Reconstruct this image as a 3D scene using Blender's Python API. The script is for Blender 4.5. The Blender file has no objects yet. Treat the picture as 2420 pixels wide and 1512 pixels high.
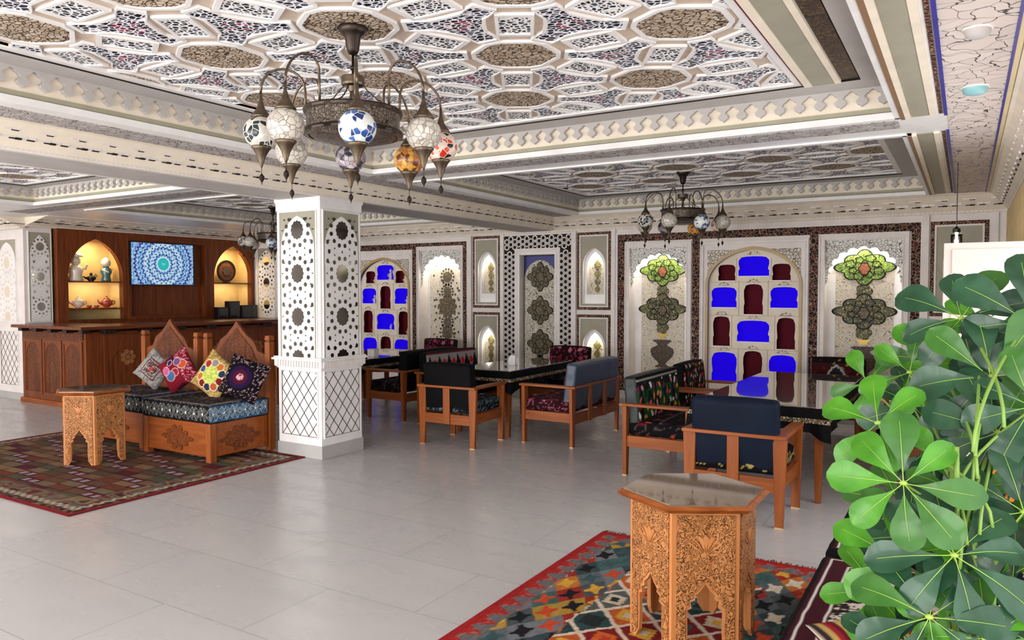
import bpy, bmesh, math, random
import numpy as np
from mathutils import Vector, Matrix
from mathutils.geometry import tessellate_polygon
random.seed(7)
PI = math.pi
sc = bpy.context.scene
COL = sc.collection
V3 = Vector

# ------------------------------------------------------------------ camera
YAW, PITCH, FPX, EYE = .5435, -.0377, 1775.0, 1.65
FW = V3((-math.sin(YAW)*math.cos(PITCH), math.cos(YAW)*math.cos(PITCH), math.sin(PITCH)))
RT = V3((math.cos(YAW), math.sin(YAW), 0)); UP = RT.cross(FW)
cam_d = bpy.data.cameras.new('camera'); cam = bpy.data.objects.new('camera', cam_d); COL.objects.link(cam)
cam.matrix_world = Matrix(((RT.x, UP.x, -FW.x, 0), (RT.y, UP.y, -FW.y, 0), (RT.z, UP.z, -FW.z, EYE), (0, 0, 0, 1)))
cam_d.sensor_width = 36; cam_d.lens = FPX/2420*36; cam_d.clip_start = .05
sc.camera = cam

# ------------------------------------------------------------------ world, lights, exposure
w = bpy.data.worlds.new('daylight'); sc.world = w; w.use_nodes = True
bgn = w.node_tree.nodes['Background']; bgn.inputs[0].default_value = (.93, .97, 1, 1); bgn.inputs[1].default_value = 1.0
sc.view_settings.view_transform = 'Standard'; sc.view_settings.look = 'None'
sc.view_settings.exposure = 0.14; sc.view_settings.gamma = 1.0
def area(name, loc, target, sx, sy, watts, color=(1, 1, 1)):
    l = bpy.data.lights.new(name, 'AREA'); l.shape = 'RECTANGLE'; l.size = sx; l.size_y = sy; l.energy = watts; l.color = color
    o = bpy.data.objects.new(name, l); COL.objects.link(o); o.location = loc
    o.rotation_euler = (V3(target)-V3(loc)).to_track_quat('-Z', 'Y').to_euler(); return o
area('daylight_rear_windows', (-6.3, -3.15, 1.45), (-6.3, 4, 1.45), 13.2, 2.3, 960, (1, .985, .98))
area('daylight_side_windows', (.56, .2, 1.6), (-5, 1.5, 1.5), 3.0, 2.0, 50, (1, .98, .97))
area('daylight_side_windows_far', (.56, 4.6, 1.6), (-5, 4.4, 1.4), 3.6, 1.9, 40, (1, .98, .97))

def at(px, py, X=None, Y=None, Z=None, D=None):
    d = FW + RT*((px-1210)/FPX) + UP*((756-py)/FPX)
    if X is not None: t = X/d.x
    elif Y is not None: t = Y/d.y
    elif Z is not None: t = (Z-EYE)/d.z
    else: t = D
    return V3((0, 0, EYE)) + d*t

# ------------------------------------------------------------------ colours and materials
def L(c): return c/12.92 if c <= .04045 else ((c+.055)/1.055)**2.4
def rgb(h):
    h = h.lstrip('#'); return tuple(L(int(h[i:i+2], 16)/255) for i in (0, 2, 4))
M = {}
def base(name):
    m = bpy.data.materials.new(name); m.use_nodes = True; nt = m.node_tree
    return m, nt, nt.nodes['Principled BSDF']
def N(nt, t, **k):
    n = nt.nodes.new(t)
    for a, b in k.items(): setattr(n, a, b)
    return n
def setp(b, rough, metal=0, coat=0, ior=None, sheen=0, spec=None):
    if spec is None: spec = .5 if rough < .6 else .12
    b.inputs['Specular IOR Level'].default_value = spec
    b.inputs['Roughness'].default_value = rough; b.inputs['Metallic'].default_value = metal
    b.inputs['Coat Weight'].default_value = coat; b.inputs['Coat Roughness'].default_value = .05
    if ior: b.inputs['IOR'].default_value = ior
def coords(nt, sc_=(1, 1, 1), rot=(0, 0, 0)):
    tc = N(nt, 'ShaderNodeTexCoord'); mp = N(nt, 'ShaderNodeMapping')
    mp.inputs['Scale'].default_value = sc_; mp.inputs['Rotation'].default_value = rot
    nt.links.new(tc.outputs['Object'], mp.inputs['Vector']); return mp.outputs[0]
def ramp(nt, src, stops, interp='LINEAR'):
    r = N(nt, 'ShaderNodeValToRGB'); r.color_ramp.interpolation = interp
    while len(r.color_ramp.elements) < len(stops): r.color_ramp.elements.new(.5)
    for e, (p, c) in zip(r.color_ramp.elements, stops): e.position = p; e.color = (*c, 1)
    nt.links.new(src, r.inputs[0]); return r.outputs[0]
def bump(nt, b, src, st, dist=.01):
    n = N(nt, 'ShaderNodeBump'); n.inputs['Strength'].default_value = st; n.inputs['Distance'].default_value = dist
    nt.links.new(src, n.inputs['Height']); nt.links.new(n.outputs[0], b.inputs['Normal'])
def plain(name, h, rough=.5, metal=0, coat=0, var=.06, ior=None, sheen=0, scale=6):
    m, nt, b = base(name); c = rgb(h); setp(b, rough, metal, coat, ior, sheen)
    no = N(nt, 'ShaderNodeTexNoise'); no.inputs['Scale'].default_value = scale; no.inputs['Detail'].default_value = 3
    nt.links.new(coords(nt), no.inputs['Vector'])
    o = ramp(nt, no.outputs[0], [(.3, tuple(x*(1-var) for x in c)), (.7, tuple(min(1, x*(1+var)) for x in c))])
    nt.links.new(o, b.inputs['Base Color']); M[name] = m; return m
def emit(name, h, st):
    m, nt, b = base(name); c = rgb(h); b.inputs['Base Color'].default_value = (*c, 1)
    b.inputs['Emission Color'].default_value = (*c, 1); b.inputs['Emission Strength'].default_value = st; M[name] = m; return m
def crackle(name, cells, line, scale=30, lw=.08, rough=.6, stretch=(1, 1, 1), bmp=.3, warp=.0, metal=0, feather=.02, rnd=1.0):
    """voronoi cells in a few colours with raised or sunk lines between them"""
    m, nt, b = base(name); setp(b, rough, metal)
    co = coords(nt, stretch)
    if warp:
        no = N(nt, 'ShaderNodeTexNoise'); no.inputs['Scale'].default_value = scale*.5; nt.links.new(co, no.inputs['Vector'])
        vm = N(nt, 'ShaderNodeVectorMath', operation='MULTIPLY_ADD'); vm.inputs[1].default_value = (warp,)*3
        nt.links.new(no.outputs['Color'], vm.inputs[0]); nt.links.new(co, vm.inputs[2]); co = vm.outputs[0]
    v = N(nt, 'ShaderNodeTexVoronoi', feature='DISTANCE_TO_EDGE'); v.inputs['Scale'].default_value = scale
    v.inputs['Randomness'].default_value = rnd
    c = N(nt, 'ShaderNodeTexVoronoi', feature='F1'); c.inputs['Scale'].default_value = scale
    c.inputs['Randomness'].default_value = rnd
    nt.links.new(co, v.inputs['Vector']); nt.links.new(co, c.inputs['Vector'])
    sep = N(nt, 'ShaderNodeSeparateColor'); nt.links.new(c.outputs['Color'], sep.inputs[0])
    k = len(cells); cc = ramp(nt, sep.outputs[0], [(i/k, rgb(h)) for i, h in enumerate(cells)], 'CONSTANT')
    f = ramp(nt, v.outputs['Distance'], [(max(0, lw-feather), (0, 0, 0)), (lw+feather, (1, 1, 1))])
    mx = N(nt, 'ShaderNodeMix', data_type='RGBA'); nt.links.new(f, mx.inputs[0])
    mx.inputs[6].default_value = (*rgb(line), 1); nt.links.new(cc, mx.inputs[7])
    nt.links.new(mx.outputs[2], b.inputs['Base Color'])
    if bmp: bump(nt, b, f, bmp, .004)
    M[name] = m; return m
def vines(name, ground, line, scale=9, rough=.6, bands=9, width=.28, bmp=.4, warp=1.0):
    """scrolling tendrils: thin bands of a distorted noise field"""
    m, nt, b = base(name); setp(b, rough)
    no = N(nt, 'ShaderNodeTexNoise'); no.inputs['Scale'].default_value = scale; no.inputs['Detail'].default_value = 1.5
    no.inputs['Distortion'].default_value = warp; nt.links.new(coords(nt), no.inputs['Vector'])
    mu = N(nt, 'ShaderNodeMath', operation='MULTIPLY'); mu.inputs[1].default_value = bands; nt.links.new(no.outputs[0], mu.inputs[0])
    fr = N(nt, 'ShaderNodeMath', operation='FRACT'); nt.links.new(mu.outputs[0], fr.inputs[0])
    f = ramp(nt, fr.outputs[0], [(0, (0, 0, 0)), (width*.5, (0, 0, 0)), (width, (1, 1, 1)), (.96, (1, 1, 1)), (1, (0, 0, 0))])
    mx = N(nt, 'ShaderNodeMix', data_type='RGBA'); nt.links.new(f, mx.inputs[0])
    mx.inputs[6].default_value = (*rgb(line), 1); mx.inputs[7].default_value = (*rgb(ground), 1)
    nt.links.new(mx.outputs[2], b.inputs['Base Color'])
    if bmp: bump(nt, b, f, bmp, .004)
    M[name] = m; return m
def wood(name, a, c, rough=.42, axis=2, scale=3, coat=.04, carve=0):
    m, nt, b = base(name); setp(b, rough, coat=coat, spec=.25)
    s = [8, 8, 8]; s[axis] = .7
    no = N(nt, 'ShaderNodeTexNoise'); no.inputs['Scale'].default_value = scale; no.inputs['Detail'].default_value = 6
    no.inputs['Distortion'].default_value = .6; nt.links.new(coords(nt, s), no.inputs['Vector'])
    o = ramp(nt, no.outputs[0], [(.25, rgb(a)), (.75, rgb(c))])
    if carve:
        v = N(nt, 'ShaderNodeTexNoise'); v.inputs['Scale'].default_value = carve; v.inputs['Detail'].default_value = 1; v.inputs['Distortion'].default_value = 1.6
        nt.links.new(coords(nt), v.inputs['Vector'])
        mu = N(nt, 'ShaderNodeMath', operation='MULTIPLY'); mu.inputs[1].default_value = 7; nt.links.new(v.outputs[0], mu.inputs[0])
        fr = N(nt, 'ShaderNodeMath', operation='PINGPONG'); fr.inputs[1].default_value = .5; nt.links.new(mu.outputs[0], fr.inputs[0])
        f = ramp(nt, fr.outputs[0], [(.06, (0, 0, 0)), (.22, (1, 1, 1))])
        mx = N(nt, 'ShaderNodeMix', data_type='RGBA'); nt.links.new(f, mx.inputs[0])
        mx.inputs[6].default_value = (*[x*.28 for x in rgb(a)], 1); nt.links.new(o, mx.inputs[7]); o = mx.outputs[2]
        bump(nt, b, f, .9, .006)
    nt.links.new(o, b.inputs['Base Color']); M[name] = m; return m
def painted(name, rough=.8, coat=0, sheen=0, bmp=0, emis=0):
    m, nt, b = base(name); setp(b, rough, coat=coat, sheen=sheen)
    a = N(nt, 'ShaderNodeAttribute', attribute_name='Col'); nt.links.new(a.outputs[0], b.inputs['Base Color'])
    if emis: nt.links.new(a.outputs[0], b.inputs['Emission Color']); b.inputs['Emission Strength'].default_value = emis
    if bmp:
        no = N(nt, 'ShaderNodeTexNoise'); no.inputs['Scale'].default_value = 220; nt.links.new(coords(nt), no.inputs['Vector'])
        bump(nt, b, no.outputs[0], bmp, .002)
    M[name] = m; return m

plain('plaster', 'e9e1dc', .55); plain('cream', 'eee2cf', .6); plain('white_gloss', 'f1eeec', .35)
plain('grey_plaster', 'bfbab6', .6); plain('olive', 'aea993', .6); plain('sage', 'a39e8b', .55)
plain('skirt_grey', 'b4b1ae', .5); plain('brown_strip', '8a6a4c', .5); plain('dark_gap', '2a221e', .7)
plain('strip_beige', 'cbb9a8', .6, scale=20); plain('blue_line', '1c1e96', .4); plain('gilt', 'b89a63', .4)
plain('red_line', '7c2a30', .5); plain('yellow_strip', 'e6d3a0', .5)
crackle('tracery_black', ['20242c', '2e333e', '14161c', '3c4250'], 'eeecf2', 24, .10, bmp=.5, stretch=(1, 1.5, 1))
crackle('tracery_red', ['7a1f38', '20242c', '8c2a44', '1c1e26'], 'eeecf2', 26, .10, bmp=.5, stretch=(1, 1.5, 1))
crackle('tracery_small', ['20252c', '4c5258', '2a3038'], 'f0eeee', 34, .13, bmp=.4)
crackle('stucco_tan', ['c6b29c', 'baa48c', 'd2c1ac'], '42342a', 27, .075, bmp=.8, stretch=(1, 1.6, 1), feather=.04)
crackle('soffit_scribble', ['e2d3cb', 'e4d8d0', 'dccfc8'], '4c4440', 9, .018, bmp=.1, warp=.25, feather=.006)
crackle('soffit_grey', ['bdb6b3', 'c6c0bc', 'b5aeab'], '5a524e', 15, .035, bmp=.2, warp=.2, feather=.01)
crackle('scroll_border', ['33171a', '241012', '3c1c1c', '5c2c28'], 'a08c74', 24, .05, bmp=.5, warp=.05, feather=.02)
crackle('scroll_small', ['4a1c1a', '321413', '58241f'], '94806a', 36, .07, bmp=.4)
crackle('white_crackle', ['f2f0ea', 'ebe9e2'], '3c3a36', 27, .045, bmp=.3, feather=.02)
crackle('fret_relief', ['d9d0c4', 'e2dace'], '8c8070', 24, .08, bmp=.7)
vines('vine_cream', 'ddd3c2', '6f6250', 13, bands=8, width=.16)
vines('vine_dark', 'd8d0c0', '403a30', 15, bands=8, width=.30)
crackle('leaf_green', ['86a434', '9cb848', '6c8a2c', '92ae40'], '26321a', 38, .06, bmp=.4, rough=.5)
crackle('leaf_olive', ['6f6a3c', '857c4c', '5a5632', '958a58'], '1d1c12', 34, .08, bmp=.4, rough=.5)
crackle('leaf_brown', ['5b4630', '4b3a28', '6a5238'], '2a2018', 40, .08, bmp=.4, rough=.5)
crackle('leaf_bronze', ['6d5f44', '80704e', '5c5038'], '3c3424', 40, .07, bmp=.4, rough=.5)
plain('petal_orange', '96502e', .5, var=.35, scale=40); plain('leaf_edge', '26281a', .6); plain('gold_paint', 'b79a44', .4, metal=.4)
wood('wood', '7c3e18', 'a65c2a', axis=2); wood('wood_h', '7c3e18', 'a65c2a', axis=0); wood('wood_y', '7c3e18', 'a65c2a', axis=1)
wood('wood_dark', '5c2a12', '86461f', axis=2, rough=.4); wood('wood_dark_h', '5a2a14', '804420', axis=1, rough=.25)
wood('wood_dark_carved', '5c2c14', '8a4c24', axis=2, carve=22); wood('wood_bench', '7e3e18', 'a25826', axis=0, rough=.35)
wood('wood_bench_carved', '7a3c1a', '9c5426', axis=0, carve=26)
wood('wood_carved', 'b0703e', 'd09058', axis=2, carve=24, rough=.45); wood('wood_trim_light', 'b87440', 'd4935c', axis=2)
plain('mirror', 'c8c8c8', .06, metal=1, var=.02); plain('smoke_mirror', '6a6662', .08, metal=.9, var=.1)
plain('metal_bronze', '6a5c4c', .35, metal=.85, var=.25, scale=30); plain('metal_dark', '3a302a', .35, metal=.8, var=.2)
crackle('metal_pierced', ['6e6256', '84766a'], '2a2420', 60, .06, rough=.4, metal=.6, bmp=.5)
plain('navy', '111a2b', .62, var=.15, scale=5); plain('blue_grey', '3a4859', .42, var=.08); plain('black_cloth', '0b0a0c', .75, var=.2)
plain('dark_green_cloth', '0c1a18', .5); plain('black_glass', 'b4b0ac', .03, metal=.8, var=0)
crackle('gold_braid', ['a8987a', '7c6c50', 'c0b190'], '2c2418', 55, .1, bmp=.3, rough=.6)
plain('maroon_paint', '5a0c1e', .7, var=.1); plain('maroon_dark', '1a0608', .5, var=.2)
plain('white_paint', 'dccac2', .45, var=.02); plain('curtain', 'e6cd9a', .8, var=.1)
plain('porcelain', 'e8d8c4', .25, coat=.4); plain('porcelain_red', 'a2432e', .3, coat=.4, var=.3, scale=40); plain('teal_glaze', '3f6f6a', .3, coat=.4)
plain('black_plastic', '0c0c0e', .35); plain('screen_black', '101418', .1, coat=.5); plain('turquoise', '8fc3c6', .4)
plain('gold_wall', 'd8ba7c', .45, var=.1); plain('green_stem', '6f8f3a', .5); plain('pot', 'b0563a', .6); plain('soil', '2a1d14', .9)
plain('brass_foot', 'caa878', .35, metal=.3)
emit('lamp_white', 'fff4dc', 6); emit('lamp_gold', 'ffdf9a', 5)
m, nt, b = base('blue_backlit'); b.inputs['Base Color'].default_value = (.01, .003, .35, 1); b.inputs['Roughness'].default_value = .8; b.inputs['Specular IOR Level'].default_value = .05
b.inputs['Emission Color'].default_value = (.012, .0, .72, 1); b.inputs['Emission Strength'].default_value = .6; M['blue_backlit'] = m
m, nt, b = base('clear_glass'); setp(b, .05); b.inputs['Transmission Weight'].default_value = 1; b.inputs['Base Color'].default_value = (.9, .95, .95, 1); M['clear_glass'] = m
def mosaic(name, ground, tones, line='d8d2c8', scale=34, emis=.0):
    crackle(name, [ground]*3+tones, line, scale, .05, rough=.25, bmp=.3)
mosaic('globe_white', 'cfc8bc', ['dcd6cc', 'b8b0a6'], '948a80')
mosaic('globe_blue', 'd6dcd8', ['2a4f94', '3f6cb0', '1c3670'], 'e6e6de')
mosaic('globe_black', 'c8c2b8', ['15181c', '22262a', '2a3a34'], 'dcd8d0')
mosaic('globe_red', 'e2c8bc', ['c8301c', '1c2022', 'd84a2c'], 'e8dccc')
mosaic('globe_orange', 'cf9a3a', ['6a3418', 'e0aa48', 'b06a28'], 'a07a50')
mosaic('globe_lilac', 'b8acb0', ['c6bcc2', '3a3c44', '9a8f98'], '7c7278')
# leaves: slightly translucent; light through the blades also painted as a brighter green
def leafmat(name, h, h2, rough=.3, trans=.25):
    m, nt, b = base(name); setp(b, rough, coat=.05, spec=.35)
    no = N(nt, 'ShaderNodeTexNoise'); no.inputs['Scale'].default_value = 18; nt.links.new(coords(nt), no.inputs['Vector'])
    o = ramp(nt, no.outputs[0], [(.3, rgb(h)), (.7, rgb(h2))]); nt.links.new(o, b.inputs['Base Color'])
    tr = N(nt, 'ShaderNodeBsdfTranslucent'); nt.links.new(o, tr.inputs[0]); mx = N(nt, 'ShaderNodeMixShader'); mx.inputs[0].default_value = trans
    out = nt.nodes['Material Output']; nt.links.new(b.outputs[0], mx.inputs[1]); nt.links.new(tr.outputs[0], mx.inputs[2]); nt.links.new(mx.outputs[0], out.inputs[0])
    M[name] = m
leafmat('leaf_dark', '1b3c27', '2a5036', .3, .10); leafmat('leaf_mid', '2f5c22', '3f702c', .32, .2); leafmat('leaf_backlit', '3a761c', '529426', .32, .25)
plain('leaf_vein', '8fae44', .4)
painted('textile', .85, sheen=.2, bmp=.4); painted('rug', .95, sheen=.2, bmp=.6); painted('screen', .3, emis=.55); painted('board_paint', .6)
# floor: large pale tiles with faint joints
m, nt, b = base('floor_tile'); setp(b, .22)
br = N(nt, 'ShaderNodeTexBrick'); br.offset = .5; br.inputs['Scale'].default_value = 1; br.inputs['Brick Width'].default_value = 1.2; br.inputs['Row Height'].default_value = .6
br.inputs['Mortar Size'].default_value = .0022; br.inputs['Color1'].default_value = (*rgb('c0bdbc'), 1); br.inputs['Color2'].default_value = (*rgb('c5c2c1'), 1); br.inputs['Mortar'].default_value = (*rgb('9a9795'), 1)
mpv = coords(nt); nt.links.new(mpv, br.inputs['Vector'])
no = N(nt, 'ShaderNodeTexNoise'); no.inputs['Scale'].default_value = 2.2; no.inputs['Detail'].default_value = 5; nt.links.new(coords(nt, (1, 2.5, 1)), no.inputs['Vector'])
mx = N(nt, 'ShaderNodeMix', data_type='RGBA', blend_type='MULTIPLY'); mx.inputs[0].default_value = 1
nt.links.new(br.outputs[0], mx.inputs[6]); nt.links.new(ramp(nt, no.outputs[0], [(.3, (.93, .93, .93)), (.7, (1, 1, 1))]), mx.inputs[7]); nt.links.new(mx.outputs[2], b.inputs['Base Color'])
nt.links.new(ramp(nt, no.outputs[0], [(.3, (.32,)*3), (.7, (.2,)*3)]), b.inputs['Roughness']); M['floor_tile'] = m

# ------------------------------------------------------------------ object helpers
def tag(o, label=None, cat=None, group=None, kind=None):
    if label: o['label'] = label
    if cat: o['category'] = cat
    if group: o['group'] = group
    if kind: o['kind'] = kind
    return o
def thing(name, label, cat, loc=(0, 0, 0), rz=0, group=None):
    o = bpy.data.objects.new(name, None); COL.objects.link(o); o.empty_display_size = .1
    o.location = loc; o.rotation_euler = (0, 0, rz); return tag(o, label, cat, group)
def copy_tree(o, parent=None):
    c = o.copy(); COL.objects.link(c); c.parent = parent
    for ch in list(o.children): copy_tree(ch, c)
    return c
class Face:
    def __init__(s, O, U, V, Nn): s.O, s.U, s.V, s.N = V3(O), V3(U), V3(V), V3(Nn)
    def p(s, u, v, d=0): return s.O+s.U*u+s.V*v+s.N*d
class MB:
    def __init__(s): s.v = []; s.f = []; s.m = []; s.mats = []
    def mi(s, m):
        if m not in s.mats: s.mats.append(m)
        return s.mats.index(m)
    def add(s, vs, fs, m):
        k = len(s.v); s.v += [tuple(x) for x in vs]; i = s.mi(m)
        for f in fs: s.f.append([k+a for a in f]); s.m.append(i)
    def box(s, x0, x1, y0, y1, z0, z1, m):
        s.add([(x0, y0, z0), (x1, y0, z0), (x1, y1, z0), (x0, y1, z0), (x0, y0, z1), (x1, y0, z1), (x1, y1, z1), (x0, y1, z1)],
              [(0, 3, 2, 1), (4, 5, 6, 7), (0, 1, 5, 4), (1, 2, 6, 5), (2, 3, 7, 6), (3, 0, 4, 7)], m)
    def hexa(s, bot, top, m):   # 4 bottom + 4 top corners
        s.add(list(bot)+list(top), [(0, 3, 2, 1), (4, 5, 6, 7), (0, 1, 5, 4), (1, 2, 6, 5), (2, 3, 7, 6), (3, 0, 4, 7)], m)
    def plate(s, F, loops, d0, d1, m, side=None):
        """flat plate with holes in a face's plane, d0 back, d1 front"""
        loops = [list(l) for l in loops]; flat = [p for l in loops for p in l]
        tri = tessellate_polygon([[V3((p[0], p[1], 0)) for p in l] for l in loops])
        n = len(flat); vs = [F.p(p[0], p[1], d1) for p in flat]+[F.p(p[0], p[1], d0) for p in flat]
        s.add(vs, [tuple(t) for t in tri]+[tuple(n+a for a in reversed(t)) for t in tri], m)
        sd = []; k = 0
        for l in loops:
            q = len(l)
            for i in range(q): a, b_ = k+i, k+(i+1) % q; sd.append((a, b_, n+b_, n+a))
            k += q
        s.add(vs, sd, side or m)
    def rect(s, F, u0, u1, v0, v1, d0, d1, m): s.plate(F, [[(u0, v0), (u1, v0), (u1, v1), (u0, v1)]], d0, d1, m)
    def ring(s, F, u0, u1, v0, v1, w_, d0, d1, m, wb=None):
        wb = w_ if wb is None else wb
        s.plate(F, [[(u0, v0), (u1, v0), (u1, v1), (u0, v1)], [(u0+w_, v0+wb), (u0+w_, v1-w_), (u1-w_, v1-w_), (u1-w_, v0+wb)]], d0, d1, m)
    def tube(s, pts, r, m, n=8, caps=True):
        pts = [V3(p) for p in pts]; rs = r if isinstance(r, (list, tuple)) else [r]*len(pts); vs = []; prev = None
        for i, p in enumerate(pts):
            t = (pts[min(i+1, len(pts)-1)]-pts[max(i-1, 0)]).normalized()
            if prev is None: a = t.orthogonal().normalized()
            else: a = (prev-t*prev.dot(t)).normalized()
            prev = a; c = t.cross(a)
            for k in range(n): an = 2*PI*k/n; vs.append(p+(a*math.cos(an)+c*math.sin(an))*rs[i])
        fs = [(i*n+k, i*n+(k+1) % n, (i+1)*n+(k+1) % n, (i+1)*n+k) for i in range(len(pts)-1) for k in range(n)]
        if caps: fs += [tuple(reversed(range(n))), tuple((len(pts)-1)*n+k for k in range(n))]
        s.add(vs, fs, m)
    def lathe(s, prof, c, m, n=20, ax=None):
        """profile of (radius, height)"""
        c = V3(c); vs = [c+V3((r*math.cos(2*PI*k/n), r*math.sin(2*PI*k/n), z)) for r, z in prof for k in range(n)]
        fs = [(i*n+k, i*n+(k+1) % n, (i+1)*n+(k+1) % n, (i+1)*n+k) for i in range(len(prof)-1) for k in range(n)]
        fs += [tuple(reversed(range(n))), tuple((len(prof)-1)*n+k for k in range(n))]
        s.add(vs, fs, m)
    def build(s, name, parent=None, smooth=False, loc=None, bevel=0, recalc=True):
        me = bpy.data.meshes.new(name); me.from_pydata(s.v, [], s.f)
        for mm in s.mats: me.materials.append(M[mm])
        me.polygons.foreach_set('material_index', s.m)
        if recalc:
            bm = bmesh.new(); bm.from_mesh(me); bmesh.ops.recalc_face_normals(bm, faces=bm.faces); bm.to_mesh(me); bm.free()
        if smooth: me.polygons.foreach_set('use_smooth', [True]*len(me.polygons))
        o = bpy.data.objects.new(name, me); COL.objects.link(o)
        if parent: o.parent = parent
        if loc: o.location = loc
        if bevel:
            bv = o.modifiers.new('bevel', 'BEVEL'); bv.width = bevel; bv.segments = 2; bv.limit_method = 'ANGLE'; bv.angle_limit = .9
        return o
def grid(F, u0, u1, v0, v1, nu, nv, fn, d=0, hf=None):
    """painted sheet: fn(U,V)->(n,3) colours"""
    u = np.linspace(u0, u1, nu+1); v = np.linspace(v0, v1, nv+1); UU, VV = np.meshgrid(u, v); UU = UU.ravel(); VV = VV.ravel()
    D = d+(hf(UU, VV) if hf else 0*UU)
    P = np.array(F.O)[None]+UU[:, None]*np.array(F.U)+VV[:, None]*np.array(F.V)+D[:, None]*np.array(F.N)
    i = np.arange(nu)[None]+(nu+1)*np.arange(nv)[:, None]; i = i.ravel()
    fs = np.stack([i, i+1, i+nu+2, i+nu+1], 1)
    return P, fs, fn(UU, VV)
def colour_mesh(name, P, fs, colr, mat, parent=None, smooth=True, extra=None):
    me = bpy.data.meshes.new(name); me.from_pydata(P.tolist() if hasattr(P, 'tolist') else P, [], fs.tolist() if hasattr(fs, 'tolist') else fs)
    a = me.color_attributes.new('Col', 'FLOAT_COLOR', 'POINT'); c = np.ones((len(P), 4)); c[:, :3] = np.clip(colr, 0, 1); a.data.foreach_set('color', c.ravel())
    me.materials.append(M[mat]); me.polygons.foreach_set('use_smooth', [smooth]*len(me.polygons))
    o = bpy.data.objects.new(name, me); COL.objects.link(o)
    if parent: o.parent = parent
    return o
# numpy pattern tools
def cA(h): return np.array(rgb(h))
def hsh(a, b=0.0, s=0.0):
    x = np.sin(a*127.1+b*311.7+s*74.7)*43758.5453; return x-np.floor(x)
def vn(x, y, s=0):
    xi = np.floor(x); yi = np.floor(y); fx = x-xi; fy = y-yi; fx = fx*fx*(3-2*fx); fy = fy*fy*(3-2*fy)
    return (hsh(xi, yi, s)*(1-fx)+hsh(xi+1, yi, s)*fx)*(1-fy)+(hsh(xi, yi+1, s)*(1-fx)+hsh(xi+1, yi+1, s)*fx)*fy
def mixc(c, mask, col):
    mk = np.clip(mask, 0, 1)[:, None]; return c*(1-mk)+np.asarray(col)*mk
def fill(n, h): return np.tile(cA(h), (n, 1))
def pick(t, hexes):
    P = np.array([rgb(h) for h in hexes]); return P[np.clip((t*len(hexes)).astype(int), 0, len(hexes)-1)]
def ogive(u0, u1, vs, vt, n=14):
    """pointed arch from left spring to right spring"""
    a = (u1-u0)/2; h = vt-vs; R = (a*a+h*h)/(2*a); an = math.asin(min(1, h/R)) if R > a*1.0001 else PI/2
    if h < a: # flat pointed arch: use a blend
        Lp = [(u0+a*(1-math.cos(t*PI/2))*1.0, vs+h*(math.sin(t*PI/2)*.86+.14*t)) for t in [i/n for i in range(n+1)]]
    else: Lp = [(u0+R-R*math.cos(an*i/n), vs+R*math.sin(an*i/n)) for i in range(n+1)]
    return Lp+[(u0+u1-x, y) for x, y in reversed(Lp[:-1])]
def cusped(u0, u1, vs, vt, lobes=9, amp=.028, n=8):
    a = (u1-u0)/2; uc = (u0+u1)/2; h = vt-vs-amp; out = []
    for k in range(lobes):
        for j in range(n):
            t = (k+j/n)/lobes; an = PI*(1-t); b_ = math.sin(PI*j/n)*amp
            out.append((uc+(a-amp+b_)*math.cos(an), vs+(h+b_)*math.sin(an)))
    out.append((u1-amp, vs)); return [(u0, vs-amp), (u0, vs)]+out+[(u1, vs), (u1, vs-amp)]
def arch_loop(pts, vb): return [(pts[0][0], vb)]+pts+[(pts[-1][0], vb)]
def lobed(uc, vc, ru, rv, n=8, depth=.14, point=0.0, seg=80):
    out = []
    for i in range(seg):
        a = 2*PI*i/seg; k = 1-depth*.5*(1-abs(math.cos(n*a/2)))*2
        ex = 1+point*max(0, abs(math.cos(a))**10)+point*.6*max(0, abs(math.sin(a))**10)
        out.append((uc+ru*k*ex*math.cos(a), vc+rv*k*ex*math.sin(a)))
    return out
def poly(uc, vc, r, n, rot=0, ry=None): return [(uc+r*math.cos(rot+2*PI*i/n), vc+(ry or r)*math.sin(rot+2*PI*i/n)) for i in range(n)]
def curve_pts(p0, p1, p2, p3, n=12):
    p0, p1, p2, p3 = map(V3, (p0, p1, p2, p3))
    return [p0*(1-t)**3+p1*3*t*(1-t)**2+p2*3*t*t*(1-t)+p3*t**3 for t in [i/n for i in range(n+1)]]

# ================================================================== THE ROOM
YB, XL, XR = 10.15, -12.2, .42          # back wall, bar wall, window wall
ZP, ZS, ZB = 3.0, 2.76, 2.575           # patterned ceiling, soffit, beam underside
BW = Face((0, YB, 0), (1, 0, 0), (0, 0, 1), (0, -1, 0))
LW = Face((XL, 0, 0), (0, 1, 0), (0, 0, 1), (1, 0, 0))
RW = Face((XR, 0, 0), (0, 1, 0), (0, 0, 1), (-1, 0, 0))
CE = Face((0, 0, 0), (1, 0, 0), (0, 1, 0), (0, 0, 1))   # d is height here
def structure(mb, name, **k): return tag(mb.build(name, **k), kind='structure')
b = MB(); b.box(-14.2, .7, -3.0, 10.6, -.1, 0, 'floor_tile'); structure(b, 'floor')
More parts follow.
